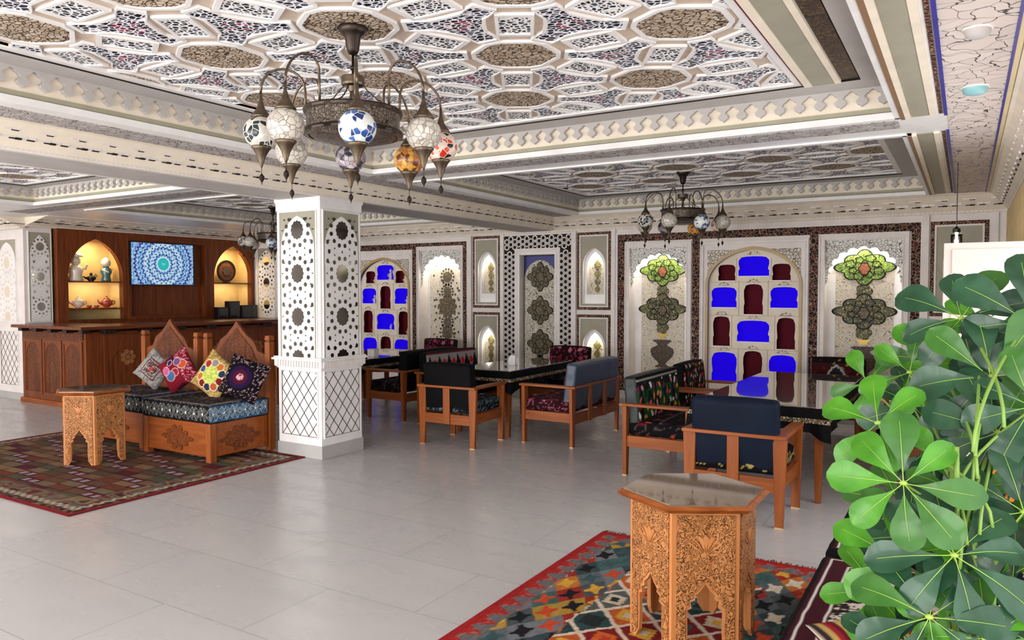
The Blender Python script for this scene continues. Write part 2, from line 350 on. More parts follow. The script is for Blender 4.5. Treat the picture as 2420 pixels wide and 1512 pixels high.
# back wall holes: (x0,x1,z0,z1)
HOLES = {'p1': (-4.15, -3.31, .32, 2.27), 'cab': (-3.06, -1.78, .25, 2.26), 'p3': (-1.53, -.66, .32, 2.29),
         'cabl': (-9.4, -8.17, .25, 2.26), 'pb': (-7.97, -7.11, .36, 2.34), 'hex': (-5.98, -5.36, .3, 2.22),
         's1': (-6.78, -6.43, 1.48, 2.30), 's2': (-6.78, -6.43, .3, 1.12), 's3': (-4.90, -4.53, 1.47, 2.30), 's4': (-4.90, -4.53, .3, 1.10),
         's5': (-.24, .09, 1.45, 2.24), 's6': (-.24, .09, .3, 1.1)}
b = MB()
b.plate(BW, [[(-14, 0), (XR+.2, 0), (XR+.2, 3.1), (-14, 3.1)]]+[[(x0, z0), (x0, z1), (x1, z1), (x1, z0)] for x0, x1, z0, z1 in HOLES.values()], -.30, 0, 'plaster')
b.box(-14, XR+.2, YB+.30, YB+.4, 0, 3.1, 'plaster')
structure(b, 'wall_back')
# bar side wall with the return that faces the room
b = MB(); b.box(XL-.5, XL-.42, 5.95, YB+.4, 0, 3.1, 'plaster'); b.box(XL-.42, XL, 5.92, 6.33, 0, 3.1, 'plaster'); b.box(XL-2, XL-.42, 5.92, 6.05, 0, 3.1, 'plaster')
b.box(-14.2, -14.1, -3, 6.1, 0, 3.1, 'plaster'); structure(b, 'wall_left')
# window wall and rear wall: real openings
b = MB()
b.plate(RW, [[(-3, 0), (YB, 0), (YB, 3.1), (-3, 3.1)], [(-1.4, .5), (-1.4, 2.35), (1.8, 2.35), (1.8, .5)], [(2.7, .5), (2.7, 2.35), (6.5, 2.35), (6.5, .5)], [(7.3, .5), (7.3, 2.35), (9.4, 2.35), (9.4, .5)]], -.2, 0, 'plaster')
structure(b, 'wall_right')
RE = Face((0, -2.9, 0), (1, 0, 0), (0, 0, 1), (0, 1, 0)); b = MB()
b.plate(RE, [[(-14.2, 0), (XR, 0), (XR, 3.1), (-14.2, 3.1)]]+[[(x, .3), (x, 2.5), (x+2.2, 2.5), (x+2.2, .3)] for x in (-13, -10.4, -7.8, -5.2, -2.6)], -.1, 0, 'plaster')
structure(b, 'wall_rear')
for i, (F, u0, u1, v0, v1) in enumerate([(RW, -1.4, 1.8, .5, 2.35), (RW, 2.7, 6.5, .5, 2.35), (RW, 7.3, 9.4, .5, 2.35)]+[(RE, x, x+2.2, .3, 2.5) for x in (-13, -10.4, -7.8, -5.2, -2.6)]):
    b = MB(); b.ring(F, u0, u1, v0, v1, .06, -.12, -.05, 'white_gloss')
    for k in (1, 2): u = u0+(u1-u0)*k/3; b.rect(F, u-.02, u+.02, v0, v1, -.11, -.06, 'white_gloss')
    structure(b, 'window_%d' % (i+1))
b = MB(); b.box(-12.2, XR, YB-.015, YB+.01, 0, .1, 'skirt_grey'); structure(b, 'baseboard_back')
b = MB(); b.box(XL-2, XL+.015, 5.905, 5.93, 0, .1, 'skirt_grey'); structure(b, 'baseboard_left')

# ---------------- ceiling: coffers
def clip(poly_, x0, x1, y0, y1):
    def cl(P, ins, inter):
        out = []
        for i in range(len(P)):
            a, b_ = P[i-1], P[i]
            if ins(b_):
                if not ins(a): out.append(inter(a, b_))
                out.append(b_)
            elif ins(a): out.append(inter(a, b_))
        return out
    def ix(x): return lambda a, b_: (x, a[1]+(b_[1]-a[1])*(x-a[0])/(b_[0]-a[0]))
    def iy(y): return lambda a, b_: (a[0]+(b_[0]-a[0])*(y-a[1])/(b_[1]-a[1]), y)
    P = poly_
    for ins, inter in ((lambda p: p[0] >= x0, ix(x0)), (lambda p: p[0] <= x1, ix(x1)), (lambda p: p[1] >= y0, iy(y0)), (lambda p: p[1] <= y1, iy(y1))):
        if len(P) < 3: return []
        P = cl(P, ins, inter)
    return P if len(P) >= 3 else []
LA = .97; LB = LA*math.sqrt(3)/2
def star3(cx, cy, flip):
    """three-lobed cell between the hexagons"""
    out = []; s0 = PI/2 if not flip else -PI/2
    for k in range(3):
        a = s0+k*2*PI/3           # towards a lattice point
        for da, r in ((-.42, .172), (-.31, .235), (-.22, .292), (.22, .292), (.31, .235), (.42, .172), (PI/3, .135)):
            out.append((cx+r*math.cos(a+da), cy+r*math.sin(a+da)))
    return out
def coffer_pattern(mb, x0, x1, y0, y1):
    def cell(P, c, wd, mat, mat2=None, r2=0):
        cx, cy = c
        def sh(P, w_):
            out = []
            for p in P:
                d = math.hypot(p[0]-cx, p[1]-cy); k = max(0, (d-w_))/d; out.append((cx+(p[0]-cx)*k, cy+(p[1]-cy)*k))
            return out
        Q = sh(P, wd)
        for i in range(len(P)):
            q = clip([P[i-1], P[i], Q[i], Q[i-1]], x0, x1, y0, y1)
            if q: mb.plate(CE, [q], ZP-.015, ZP, 'white_gloss')
        q = clip(Q, x0, x1, y0, y1)
        if q: mb.plate(CE, [q], ZP-.008, ZP, mat)
        if mat2:
            q = clip([(cx+r2*math.cos(a*PI/6), cy+r2*math.sin(a*PI/6)) for a in range(12)], x0, x1, y0, y1)
            if q: mb.plate(CE, [q], ZP-.010, ZP, mat2)
    ox, oy = -2.70, 4.55
    for j in range(int((y0-oy)/LB)-2, int((y1-oy)/LB)+3):
        for i in range(int((x0-ox)/LA)-3, int((x1-ox)/LA)+4):
            cx = ox+i*LA+(j % 2)*LA/2; cy = oy+j*LB
            if cx < x0-1 or cx > x1+1 or cy < y0-1 or cy > y1+1: continue
            hexp = []
            for k in range(6):
                for da in (-.16, .16): hexp.append((cx+.256*math.cos(PI/6+k*PI/3+da), cy+.256*math.sin(PI/6+k*PI/3+da)))
            cell(hexp, (cx, cy), .026, 'stucco_tan')
            for k in range(3):
                a = k*PI/3; mx_, my_ = cx+LA/2*math.cos(a), cy+LA/2*math.sin(a)
                sq = [(mx_+(.150*su)*math.cos(a)-(.098*sv)*math.sin(a), my_+(.150*su)*math.sin(a)+(.098*sv)*math.cos(a)) for su, sv in ((-1, -1), (1, -1), (1, 1), (-1, 1))]
                cell(sq, (mx_, my_), .034, 'tracery_small')
            t1 = (cx, cy+LA/math.sqrt(3)); t2 = (cx, cy-LA/math.sqrt(3))
            cell(star3(*t1, True), t1, .022, 'tracery_black', 'tracery_red', .08)
            cell(star3(*t2, False), t2, .022, 'tracery_black', 'tracery_red', .08)
def scallops(mb, F, u0, u1, vt, h=.135, p=.13, d0=0, d1=.035):
    n = max(1, round((u1-u0)/p)); p = (u1-u0)/n; s = p/.13; k = h/.135
    half = [(0, -.135), (.014, -.122), (.030, -.112), (.036, -.096), (.030, -.082), (.018, -.072), (.016, -.058), (.026, -.044), (.042, -.034), (.048, -.024), (.065, -.012)]
    for i in range(n):
        uc = u0+(i+.5)*p
        P = [(uc+x*s, vt+y*k) for x, y in half]+[(uc+p/2, vt), (uc-p/2, vt)]+[(uc-x*s, vt+y*k) for x, y in reversed(half[1:])]
        mb.plate(F, [P], d0, d1, 'grey_plaster')
def coffer(x0, x1, y0, y1, idx, pattern=True, right_trim=False, full=True):
    b = MB()
    b.box(x0-.02, x1+.02, y0-.02, y1+.02, ZP, ZP+.06, 'strip_beige')
    s = .27 if full else .2; xr = x1-(.55 if right_trim else s)
    coffer_pattern(b, x0+s+.04, xr-.04, y0+s+.04, y1-s-.04)
    # white border and dark gap, slab ring
    b.plate(CE, [[(x0+s-.02, y0+s-.02), (xr+.02, y0+s-.02), (xr+.02, y1-s+.02), (x0+s-.02, y1-s+.02)], [(x0+s+.04, y0+s+.04), (x0+s+.04, y1-s-.04), (xr-.04, y1-s-.04), (xr-.04, y0+s+.04)]], ZP-.025, ZP, 'white_gloss')
    xs = x1-.22 if right_trim else xr
    b.plate(CE, [[(x0, y0), (x1, y0), (x1, y1), (x0, y1)], [(x0+s-.015, y0+s-.015), (x0+s-.015, y1-s+.015), (xs+.015, y1-s+.015), (xs+.015, y0+s-.015)]], 2.965, ZP, 'grey_plaster', side='dark_gap')
    if right_trim:
        for a0, a1, mm, zz in ((-.55, -.53, 'red_line', 2.972), (-.53, -.485, 'cream', 2.955), (-.485, -.35, 'sage', 2.962), (-.35, -.315, 'cream', 2.955), (-.315, -.215, 'leaf_brown', 2.975)):
            b.box(x1+a0, x1+a1, y0+s, y1-s, zz, ZP, mm)
    structure(b, 'ceiling' if idx == 1 else 'ceiling_%d' % idx)
    b = MB(); z0 = 2.80
    sides = [(Face((0, y1, 0), (1, 0, 0), (0, 0, 1), (0, -1, 0)), x0, x1), (Face((x0, 0, 0), (0, 1, 0), (0, 0, 1), (1, 0, 0)), y0, y1),
             (Face((0, y0, 0), (1, 0, 0), (0, 0, 1), (0, 1, 0)), x0, x1), (Face((x1, 0, 0), (0, 1, 0), (0, 0, 1), (-1, 0, 0)), y0, y1)]
    for F, a, c in sides:
        b.rect(F, a-.02, c+.02, ZS, ZP, -.03, 0, 'cream'); b.rect(F, a, c, z0, z0+.03, 0, .006, 'olive')
        b.rect(F, a, c, z0-.008, z0, 0, .004, 'dark_gap'); b.rect(F, a, c, ZS-.012, z0-.008, -.03, .03, 'white_gloss')
        scallops(b, F, a+.03, c-.03, 2.966, .115)
    structure(b, 'trim_%d' % idx)
OPEN = [(-4.80, -.38, .3, 5.41), (-4.80, -.38, 6.02, 9.77), (-10.25, -6.45, .3, 5.12), (-10.25, -6.45, 5.78, 9.5)]
coffer(*OPEN[0], 1, right_trim=True); coffer(*OPEN[1], 2)
coffer(*OPEN[2], 3, full=False); coffer(*OPEN[3], 4, full=False)
# soffit: white plate with scribbled floral bands and the trims along the window side
b = MB()
b.plate(CE, [[(-14.2, -2.9), (XR, -2.9), (XR, YB), (-14.2, YB)]]+[[(x0, y0), (x0, y1), (x1, y1), (x1, y0)] for x0, x1, y0, y1 in OPEN], ZS, ZS+.05, 'white_gloss')
b.box(-14.2, XR+.1, -3, YB+.1, 3.12, 3.2, 'plaster')
b.box(-5.24, -4.96, .2, 9.9, ZS-.004, ZS, 'soffit_grey'); b.box(-4.96, -.40, 5.50, 5.76, ZS-.004, ZS, 'soffit_grey')
b.box(-11.4, -6.0, 5.30, 5.62, ZS-.004, ZS, 'soffit_grey')
for a0, a1, mm, zz in ((-.375, -.35, 'brown_strip', .02), (-.35, -.32, 'cream', .02), (-.315, -.215, 'sage', .008), (-.215, -.18, 'cream', .014)):
    for y0, y1 in ((.3, 5.41), (6.02, 9.77)): b.box(a0, a1, y0, y1, ZS-zz, ZS, mm)
for y0, y1 in ((.3, 5.41), (6.02, 9.77)): b.box(-.165, -.145, y0, y1, ZS-.004, ZS, 'scroll_small')
b.box(-.138, -.120, .3, 5.45, ZS-.012, ZS, 'blue_line'); b.box(-.138, -.120, 5.98, 9.8, ZS-.012, ZS, 'blue_line')
b.box(-.120, .16, .2, 9.86, ZS-.006, ZS, 'soffit_scribble'); b.box(.16, .172, .2, 9.86, ZS-.012, ZS, 'blue_line'); b.box(.172, .195, .2, 9.86, ZS-.01, ZS, 'yellow_strip')
structure(b, 'trim_5')
# muqarnas cornices: stepped rows of little blocks
def cornice(mb, P0, P1, nrm, zb, zt, proj, pitch=.034, dk=1.0):
    P0 = V3(P0); P1 = V3(P1); nrm = V3(nrm); Lg = (P1-P0).length; t = (P1-P0)/Lg; h = zt-zb
    F = Face(P0, t, (0, 0, 1), nrm)
    prof = [(0, zb), (.10*proj, zb), (.12*proj, zb+.05*h), (.9*proj, zt-.08*h), (proj, zt-.06*h), (proj, zt), (0, zt)]
    vs = [F.p(u, z, d) for u in (0, Lg) for d, z in prof]; n = len(prof)
    mb.add(vs, [(i, (i+1) % n, n+(i+1) % n, n+i) for i in range(n)]+[tuple(range(n)), tuple(range(n, 2*n))], 'cream')
    def dd(fz): return (.12+.78*fz)*proj
    k = int(Lg/pitch)
    for i in range(k):
        u = (i+.5)*Lg/k
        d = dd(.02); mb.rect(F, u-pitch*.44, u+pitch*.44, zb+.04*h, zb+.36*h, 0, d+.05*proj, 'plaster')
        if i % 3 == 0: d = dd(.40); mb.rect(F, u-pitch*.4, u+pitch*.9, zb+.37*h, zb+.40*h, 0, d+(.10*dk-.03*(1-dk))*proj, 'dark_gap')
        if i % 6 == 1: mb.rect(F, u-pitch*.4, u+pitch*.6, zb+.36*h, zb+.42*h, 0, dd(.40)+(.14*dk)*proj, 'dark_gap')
    pitch2 = pitch*1.5; k = int(Lg/pitch2)
    for i in range(k):
        u = (i+.5)*Lg/k; q = (i % 4) in (1, 2)
        d = dd(.42)+(.09 if q else .03)*proj; mb.rect(F, u-pitch2*.46, u+pitch2*.46, zb+.41*h, zb+.62*h, 0, d, 'plaster')
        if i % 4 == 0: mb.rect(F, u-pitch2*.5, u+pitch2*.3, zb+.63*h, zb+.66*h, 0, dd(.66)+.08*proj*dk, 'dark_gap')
        d = dd(.66)+(.03 if q else .09)*proj; mb.rect(F, u-pitch2*.46, u+pitch2*.46, zb+.66*h, zb+.90*h, 0, d, 'plaster')
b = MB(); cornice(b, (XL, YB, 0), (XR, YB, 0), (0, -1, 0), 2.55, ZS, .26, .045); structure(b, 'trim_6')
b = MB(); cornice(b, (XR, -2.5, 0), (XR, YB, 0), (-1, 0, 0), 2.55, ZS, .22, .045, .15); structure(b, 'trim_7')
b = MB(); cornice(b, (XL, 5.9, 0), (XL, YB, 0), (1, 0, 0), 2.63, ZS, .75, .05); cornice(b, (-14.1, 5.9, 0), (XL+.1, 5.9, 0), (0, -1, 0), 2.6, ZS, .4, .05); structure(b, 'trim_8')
b = MB(); b.box(-5.98, -5.38, -2.9, YB, ZB, ZS+.04, 'plaster')
b.box(-5.95, -5.93, -2.8, YB-.05, ZB-.004, ZB, 'white_gloss'); b.box(-5.92, -5.42, -2.8, YB-.05, ZB-.003, ZB, 'grey_plaster')
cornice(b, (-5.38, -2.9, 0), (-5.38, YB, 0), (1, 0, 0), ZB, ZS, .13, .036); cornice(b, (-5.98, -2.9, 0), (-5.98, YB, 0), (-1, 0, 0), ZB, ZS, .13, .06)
structure(b, 'trim_9')

# ================================================================== COLUMN
def rosette(mb, F, uc, vc, R, d, mat='smoke_mirror', v0=None, v1=None, u0=None, u1=None, th=.0025):
    """scalloped centre, ring of petals and little triangles cut through to the mirror"""
    def put(P):
        if u0 is not None: P = clip(P, u0, u1, v0, v1)
        if len(P) >= 3: mb.plate(F, [P], d, d+th, mat)
    put(lobed(uc, vc, R*.46, R*.50, 12, .12, seg=48))
    for k in range(12):
        a = PI/12+k*PI/6; r = R*.80; cx, cy = uc+r*math.cos(a), vc+r*math.sin(a)
        put([(cx+R*.125*(math.cos(a+q)*rr), cy+R*.125*(math.sin(a+q)*rr)) for q, rr in ((0, 1.1), (.9, 1.05), (2.1, .95), (PI, .8), (-2.1, .95), (-.9, 1.05))])
        a = k*PI/6; r = R*1.12; cx, cy = uc+r*math.cos(a), vc+r*math.sin(a)
        put([(cx+R*.07*math.cos(a+q), cy+R*.07*math.sin(a+q)) for q in (0, 2.4, -2.4)])
def pierced_panel(F, u0, u1, v0, v1, levels, R, parent, mat='smoke_mirror'):
    """sage ground, white arched lattice with mirror showing in the cut-outs"""
    b = MB(); b.rect(F, u0, u1, v0, v1, 0, .006, 'sage'); b.ring(F, u0-.012, u1+.012, v0-.012, v1+.012, .012, 0, .016, 'white_gloss')
    b.build('panel_ground', parent)
    b = MB(); b.plate(F, [arch_loop(ogive(u0+.02, u1-.02, v1-.36, v1-.04), v0)], .006, .014, 'white_gloss'); b.build('lattice', parent)
    b = MB(); uc = (u0+u1)/2
    for lv in levels:
        rosette(b, F, uc, lv, R, .014, mat, v0, v1-.06, u0+.025, u1-.025)
    for i in range(len(levels)-1):
        lv = (levels[i]+levels[i+1])/2
        for s_ in (-1, 1):
            for k in range(3):
                a = (k-1)*.8+(0 if s_ > 0 else PI); q = clip(poly(uc+s_*(u1-u0)*.5-.07*math.cos(a), lv+.13*math.sin(a), .02, 5, a, .026), u0+.025, u1-.025, v0, v1)
                if q: b.plate(F, [q], .014, .0165, mat)
    b.build('mirror_inlay', parent)
def diamond_dado(F, u0, u1, v0, v1, parent, nd=4):
    b = MB(); b.ring(F, u0, u1, v0, v1, .012, 0, .014, 'white_gloss'); b.build('dado_frame', parent)
    b = MB(); w_ = (u1-u0-.03); p = w_/nd; q = p*1.25; x0, x1, y0, y1 = u0+.015, u1-.015, v0+.015, v1-.015; lw = .0035
    b.ring(F, u0+.012, u1-.012, v0+.012, v1-.012, .003, 0, .004, 'dark_gap')
    k = -int((y1-y0)/q)-nd-2
    for s_ in (-1, 1):
        for i in range(-30, 40):
            c0 = x0+i*p; P = [(c0-lw, y0), (c0+lw, y0), (c0+lw+s_*(y1-y0)*p/q, y1), (c0-lw+s_*(y1-y0)*p/q, y1)]
            P = clip(P, x0, x1, y0, y1)
            if P: b.plate(F, [P], 0, .003, 'dark_gap')
    b.build('diamond_lines', parent)
CX0, CX1, CY0, CY1 = -5.98, -5.38, 5.30, 5.87; CMX, CMY = (CX0+CX1)/2, (CY0+CY1)/2
col = thing('column', 'square white column with mirrored rosette lattice panels and a diamond patterned base', 'column', (CMX, CMY, 0))
hx, hy = .30, .285
b = MB(); b.box(-hx, hx, -hy, hy, .1, ZB, 'white_gloss'); b.build('shaft', col)
b = MB(); b.box(-hx-.012, hx+.012, -hy-.012, hy+.012, 0, .13, 'skirt_grey'); b.build('plinth', col, bevel=.004)
b = MB(); b.box(-hx-.01, hx+.01, -hy-.01, hy+.01, 2.46, ZB, 'white_gloss'); b.box(-hx-.02, hx+.02, -hy-.02, hy+.02, 2.54, ZB, 'white_gloss'); b.build('capital', col, bevel=.004)
b = MB()
for k, (e, z0, z1) in enumerate(((.035, .985, 1.0), (.05, .965, .985), (.03, .90, .965), (.012, .88, .90))): b.box(-hx-e, hx+e, -hy-e, hy+e, z0, z1, 'white_gloss')
CF = [Face((0, -hy, 0), (1, 0, 0), (0, 0, 1), (0, -1, 0)), Face((hx, 0, 0), (0, 1, 0), (0, 0, 1), (1, 0, 0)), Face((0, hy, 0), (-1, 0, 0), (0, 0, 1), (0, 1, 0)), Face((-hx, 0, 0), (0, -1, 0), (0, 0, 1), (-1, 0, 0))]
for F in CF:
    for i in range(16): u = -.28+i*.0373; b.plate(F, [[(u-.012, .90), (u+.010, .90), (u+.014, .962), (u-.004, .962)]], .03, .042, 'plaster')
b.build('dado_rail', col, bevel=.003)
for F in CF:
    pierced_panel(F, -.25, .25, 1.0, 2.44, [2.26, 1.83, 1.40, .98], .19, col)
    diamond_dado(F, -.26, .26, .2, .87, col, 4)

# ================================================================== BACK WALL PANELS
def niche_light(name, loc, watts, sx=.5, color=(1, .93, .8), tgt=None, sy=.06):
    return area(name, loc, tgt or (loc[0], loc[1], 0), sx, sy, watts, color)
def moulding(F, u0, u1, v0, v1, w_, parent, mat='plaster', name='frame', wb=None):
    b = MB(); b.ring(F, u0, u1, v0, v1, w_, 0, .018, mat, wb); b.ring(F, u0, u1, v0, v1, w_*.25, .018, .032, mat)
    b.ring(F, u0+w_*.8, u1-w_*.8, v0+w_*.8, v1-w_*.8, w_*.2, .018, .026, mat); return b.build(name, parent)
def big_frame(name, label, x0, x1, inner, zt, zb_=.22):
    t = thing(name, label, 'frame', (0, 0, 0)); w_ = .10
    b = MB(); b.ring(BW, x0, x1, zb_, zt, w_, 0, .012, 'scroll_border')
    for a, c in inner: b.rect(BW, a, c, zb_+w_, zt-w_, 0, .012, 'scroll_border')
    b.build('scroll_band', t)
    b = MB(); b.ring(BW, x0-.03, x1+.03, zb_-.03, zt+.03, .03, 0, .03, 'plaster'); b.build('outer_moulding', t); return t
big_frame('scroll_frame', 'wide dark scrollwork border around three tall niches, behind the right table', -4.33, -.47, [(-3.23, -3.13), (-1.71, -1.61)], 2.47)
big_frame('scroll_frame', 'wide dark scrollwork border around the niches behind the column', -9.58, -6.98, [(-8.12, -8.02)], 2.47)
def medallion(name, uc, vc, ru, rv, mat, parent, d=-.20, pts=True, centre=None, n=8):
    b = MB(); b.plate(BW, [lobed(uc, vc, ru, rv, n, .20, .26 if pts else 0)], d, d+.008, 'leaf_edge'); b.plate(BW, [lobed(uc, vc, ru*.93, rv*.93, n, .20, .26 if pts else 0)], d+.006, d+.012, mat)
    if pts:
        for k in range(8):
            a = k*PI/4+PI/8; cx_, cy_, q = uc+ru*(.60 if k % 2 else .5)*math.cos(a), vc+rv*(.60 if k % 2 else .5)*math.sin(a), .24 if k % 2 else .20
            b.plate(BW, [lobed(cx_, cy_, ru*q, rv*q*1.15, 5, .3, 0, 30), list(reversed(lobed(cx_, cy_, ru*(q-.05), rv*(q-.05)*1.15, 5, .3, 0, 30)))], d+.012, d+.015, 'leaf_edge')
    o = b.build(name, parent)
    if centre:
        b = MB(); b.plate(BW, [lobed(uc, vc-rv*.10, ru*.24, rv*.44, 6, .2, .1)], d+.012, d+.016, 'leaf_edge'); b.plate(BW, [lobed(uc, vc-rv*.10, ru*.19, rv*.36, 6, .2, .1)], d+.012, d+.019, centre); b.build('blossom', o)
    return o
def vase(uc, vt, hgt, wd, parent, d=-.20):
    P = [(.30, 1), (.42, .96), (.22, .86), (.2, .8), (.46, .68), (.5, .55), (.42, .38), (.2, .2), (.14, .12), (.3, .03), (.3, 0)]
    Lp = [(uc-x*wd, vt-(1-y)*hgt) for x, y in P]; Rp = [(uc+x*wd, vt-(1-y)*hgt) for x, y in reversed(P)]
    b = MB(); b.plate(BW, [Lp+Rp], d, d+.014, 'leaf_brown'); b.build('painted_vase', parent)
    b = MB(); b.plate(BW, [[(uc-.07, vt-hgt-.07), (uc+.07, vt-hgt-.07), (uc+.055, vt-hgt-.03), (uc+.08, vt-hgt), (uc-.08, vt-hgt), (uc-.055, vt-hgt-.03)]], d, d+.014, 'gold_paint'); b.build('gold_foot', parent)
def lit_panel(key, outer, label, group, wide=1.0):
    x0, x1, z0, z1 = HOLES[key]; t = thing('wall_niche', label, 'niche', (0, 0, 0), group=group)
    moulding(BW, outer[0], outer[1], outer[2], outer[3], min(x0-outer[0], .09), t, wb=z0-outer[2])
    uc = (x0+x1)/2; d = -.21
    b = MB(); cu = cusped(x0+.03, x1-.03, z1-.42, z1-.08, 9, .035)
    P = [(x0, z1-.56)]+cu[:2][:0]+[(x0, z1), (x1, z1), (x1, z1-.56), (x1-.03, z1-.50)]+list(reversed(cu[1:-1]))+[(x0+.03, z1-.50)]
    b.plate(BW, [P], -.06, -.045, 'white_crackle'); b.build('cusped_arch', t)
    b = MB(); b.rect(BW, x0-.02, x1+.02, z0-.02, z1+.02, -.30, -.22, 'white_gloss'); b.build('niche_back', t)
    b = MB(); b.plate(BW, [arch_loop(ogive(x0+.10, x1-.10, z1-.35, z1-.12), z0)], -.22, d, 'vine_cream'); b.build('vine_board', t)
    k = (x1-x0)/.87
    o = medallion('green_medallion', uc, 1.955, .29*k, .20, 'leaf_green', t, d, True, 'petal_orange'); tag(o, 'green leafy painted medallion, uppermost')
    medallion('small_medallion', uc, 1.655, .10*k, .10, 'leaf_olive', t, d-.005, False, n=5)
    medallion('olive_medallion', uc, 1.40, .30*k, .20, 'leaf_olive', t, d, True, 'leaf_bronze')
    medallion('small_medallion', uc, 1.135, .10*k, .095, 'leaf_olive', t, d-.005, False, n=5)
    b = MB(); b.plate(BW, [[(uc-.045, .985), (uc+.045, .985), (uc+.05, 1.01), (uc+.09, 1.045), (uc-.09, 1.045), (uc-.05, 1.01)]], d, d+.014, 'gold_paint'); b.build('gold_cup', t)
    vase(uc, .96, .40, .36*k, t, d)
    b = MB(); b.box(x0+.05, x1-.05, YB+.10, YB+.16, z1-.012, z1-.002, 'lamp_white'); b.build('light_strip', t)
    niche_light('niche_lamp', (uc, YB+.12, z1-.02), 4.5, x1-x0-.1, (1, .97, .9), (uc, YB+.19, 1.2), .08)
    return t
lit_panel('p1', (-4.22, -3.24, .25, 2.35), 'lit wall niche with green medallions and a vase, left of the blue and maroon cabinet', 'lit niches with painted medallions')
lit_panel('p3', (-1.60, -.59, .25, 2.37), 'lit wall niche with green medallions and a vase, right of the blue and maroon cabinet', 'lit niches with painted medallions')
# the left lit panel: rosettes on a paler board behind a cusped arch
x0, x1, z0, z1 = HOLES['pb']; t = thing('wall_niche', 'lit wall niche with grey pierced rosettes behind a cusped arch, behind the left tables', 'niche')
moulding(BW, -8.02, -7.06, .3, 2.41, .05, t)
cu = cusped(x0+.03, x1-.03, z1-.42, z1-.08, 9, .035)
b = MB(); b.plate(BW, [[(x0, z1-.62), (x0, z1), (x1, z1), (x1, z1-.62), (x1-.03, z1-.52)]+list(reversed(cu[1:-1]))+[(x0+.03, z1-.52)]], -.06, -.045, 'white_crackle'); b.build('cusped_arch', t)
b = MB(); b.rect(BW, x0-.02, x1+.02, z0-.02, z1+.02, -.30, -.22, 'white_gloss'); b.build('niche_back', t)
b = MB(); b.plate(BW, [arch_loop(ogive(x0+.06, x1-.06, z1-.35, z1-.08), z0)], -.22, -.21, 'vine_cream'); b.build('rosette_board', t)
b = MB(); uc = (x0+x1)/2
for zc, r in ((1.9, .10), (1.40, .2), (.95, .12), (1.65, .09), (1.13, .09)):
    b.plate(BW, [lobed(uc, zc, r, r, 10, .2)], -.21, -.204, 'leaf_bronze')
    for k in range(14): a = k*2*PI/14; b.plate(BW, [poly(uc+r*1.3*math.cos(a), zc+r*1.3*math.sin(a), .022, 5, a)], -.21, -.206, 'leaf_brown')
for k in range(50):
    u = uc+random.uniform(-.3, .3); zc = random.uniform(.5, 2.0); b.plate(BW, [poly(u, zc, random.uniform(.012, .026), 5, random.random()*6)], -.21, -.207, 'leaf_brown')
b.build('rosette_inlay', t)
b = MB(); b.box(x0+.05, x1-.05, YB+.10, YB+.16, z1-.012, z1-.002, 'lamp_white'); b.build('light_strip', t)
niche_light('niche_lamp', (uc, YB+.12, z1-.02), 5, x1-x0-.1, (1, .98, .9), (uc, YB+.19, 1.2), .08)

# small pointed niches
def small_niche(key, outer, label, group='small lit niches with stacked gold medallions', flip=0):
    x0, x1, z0, z1 = HOLES[key]; t = thing('wall_niche', label, 'niche', group=group); uc = (x0+x1)/2
    b = MB(); b.ring(BW, outer[0], outer[1], outer[2], outer[3], .042, 0, .012, 'scroll_small'); b.build('scroll_band', t)
    b = MB(); b.ring(BW, outer[0]+.042, outer[1]-.042, outer[2]+.042, outer[3]-.042, .02, 0, .02, 'plaster'); b.build('frame', t)
    b = MB(); o0, o1, p0, p1 = outer[0]+.062, outer[1]-.062, outer[2]+.062, outer[3]-.062
    ar = ogive(x0, x1, z1-.26, z1-.005)
    b.plate(BW, [[(o0, p0), (o1, p0), (o1, p1), (o0, p1)], [(x0, z0)]+ar+[(x1, z0)]], 0, .008, 'sage'); b.build('spandrel', t)
    b = MB(); b.plate(BW, [[(x0-.01, z0-.01), (x1+.01, z0-.01), (x1+.01, z1+.03), (x0-.01, z1+.03)], [(x0+.005, z0+.004)]+ogive(x0+.005, x1-.005, z1-.26, z1-.01)+[(x1-.005, z0+.004)]], -.03, 0, 'white_gloss')
    b.plate(BW, [[(x0, z0), (x1, z0), (x1, z1), (x0, z1)], [(x0+.045, z0+.14)]+ogive(x0+.045, x1-.045, z1-.32, z1-.06)+[(x1-.045, z0+.14)]], -.06, -.045, 'white_gloss')
    b.rect(BW, x0-.02, x1+.02, z0-.02, z1+.02, -.30, -.14, 'white_gloss'); b.build('niche_back', t)
    b = MB(); b.rect(BW, x0+.05, x1-.05, z0+.10, z1-.1, -.14, -.13, 'vine_cream'); b.build('relief_board', t)
    for k, (r, zz) in enumerate(((.062, z1-.25), (.055, z1-.38), (.052, z1-.50), (.045, z1-.61))):
        b = MB(); b.plate(BW, [[(uc, zz+r*1.35), (uc-r*.55, zz+r*.6), (uc-r, zz), (uc-r*.6, zz-r*.7), (uc, zz-r*1.3), (uc+r*.6, zz-r*.7), (uc+r, zz), (uc+r*.55, zz+r*.6)]], -.13, -.118, 'gold_leafy'); b.build('gold_medallion', t)
    b = MB(); b.box(x0+.06, x1-.06, YB+.06, YB+.085, z1-.082, z1-.075, 'lamp_white'); b.build('light_strip', t)
    niche_light('niche_lamp', (uc, YB+.07, z1-.1), 1.6, x1-x0-.1, (1, .93, .78), (uc, YB+.13, z0), .05)
crackle('gold_leafy', ['8c8448', 'a39a5c', '746c38'], '3a3418', 60, .07, bmp=.4, rough=.4)
small_niche('s1', (-6.87, -6.34, 1.39, 2.54), 'upper pointed niche with gold medallions left of the tall blue headed panel')
small_niche('s2', (-6.87, -6.34, .2, 1.32), 'lower pointed niche with gold medallions left of the tall blue headed panel')
small_niche('s3', (-4.99, -4.44, 1.38, 2.53), 'upper pointed niche with gold medallions right of the tall blue headed panel')
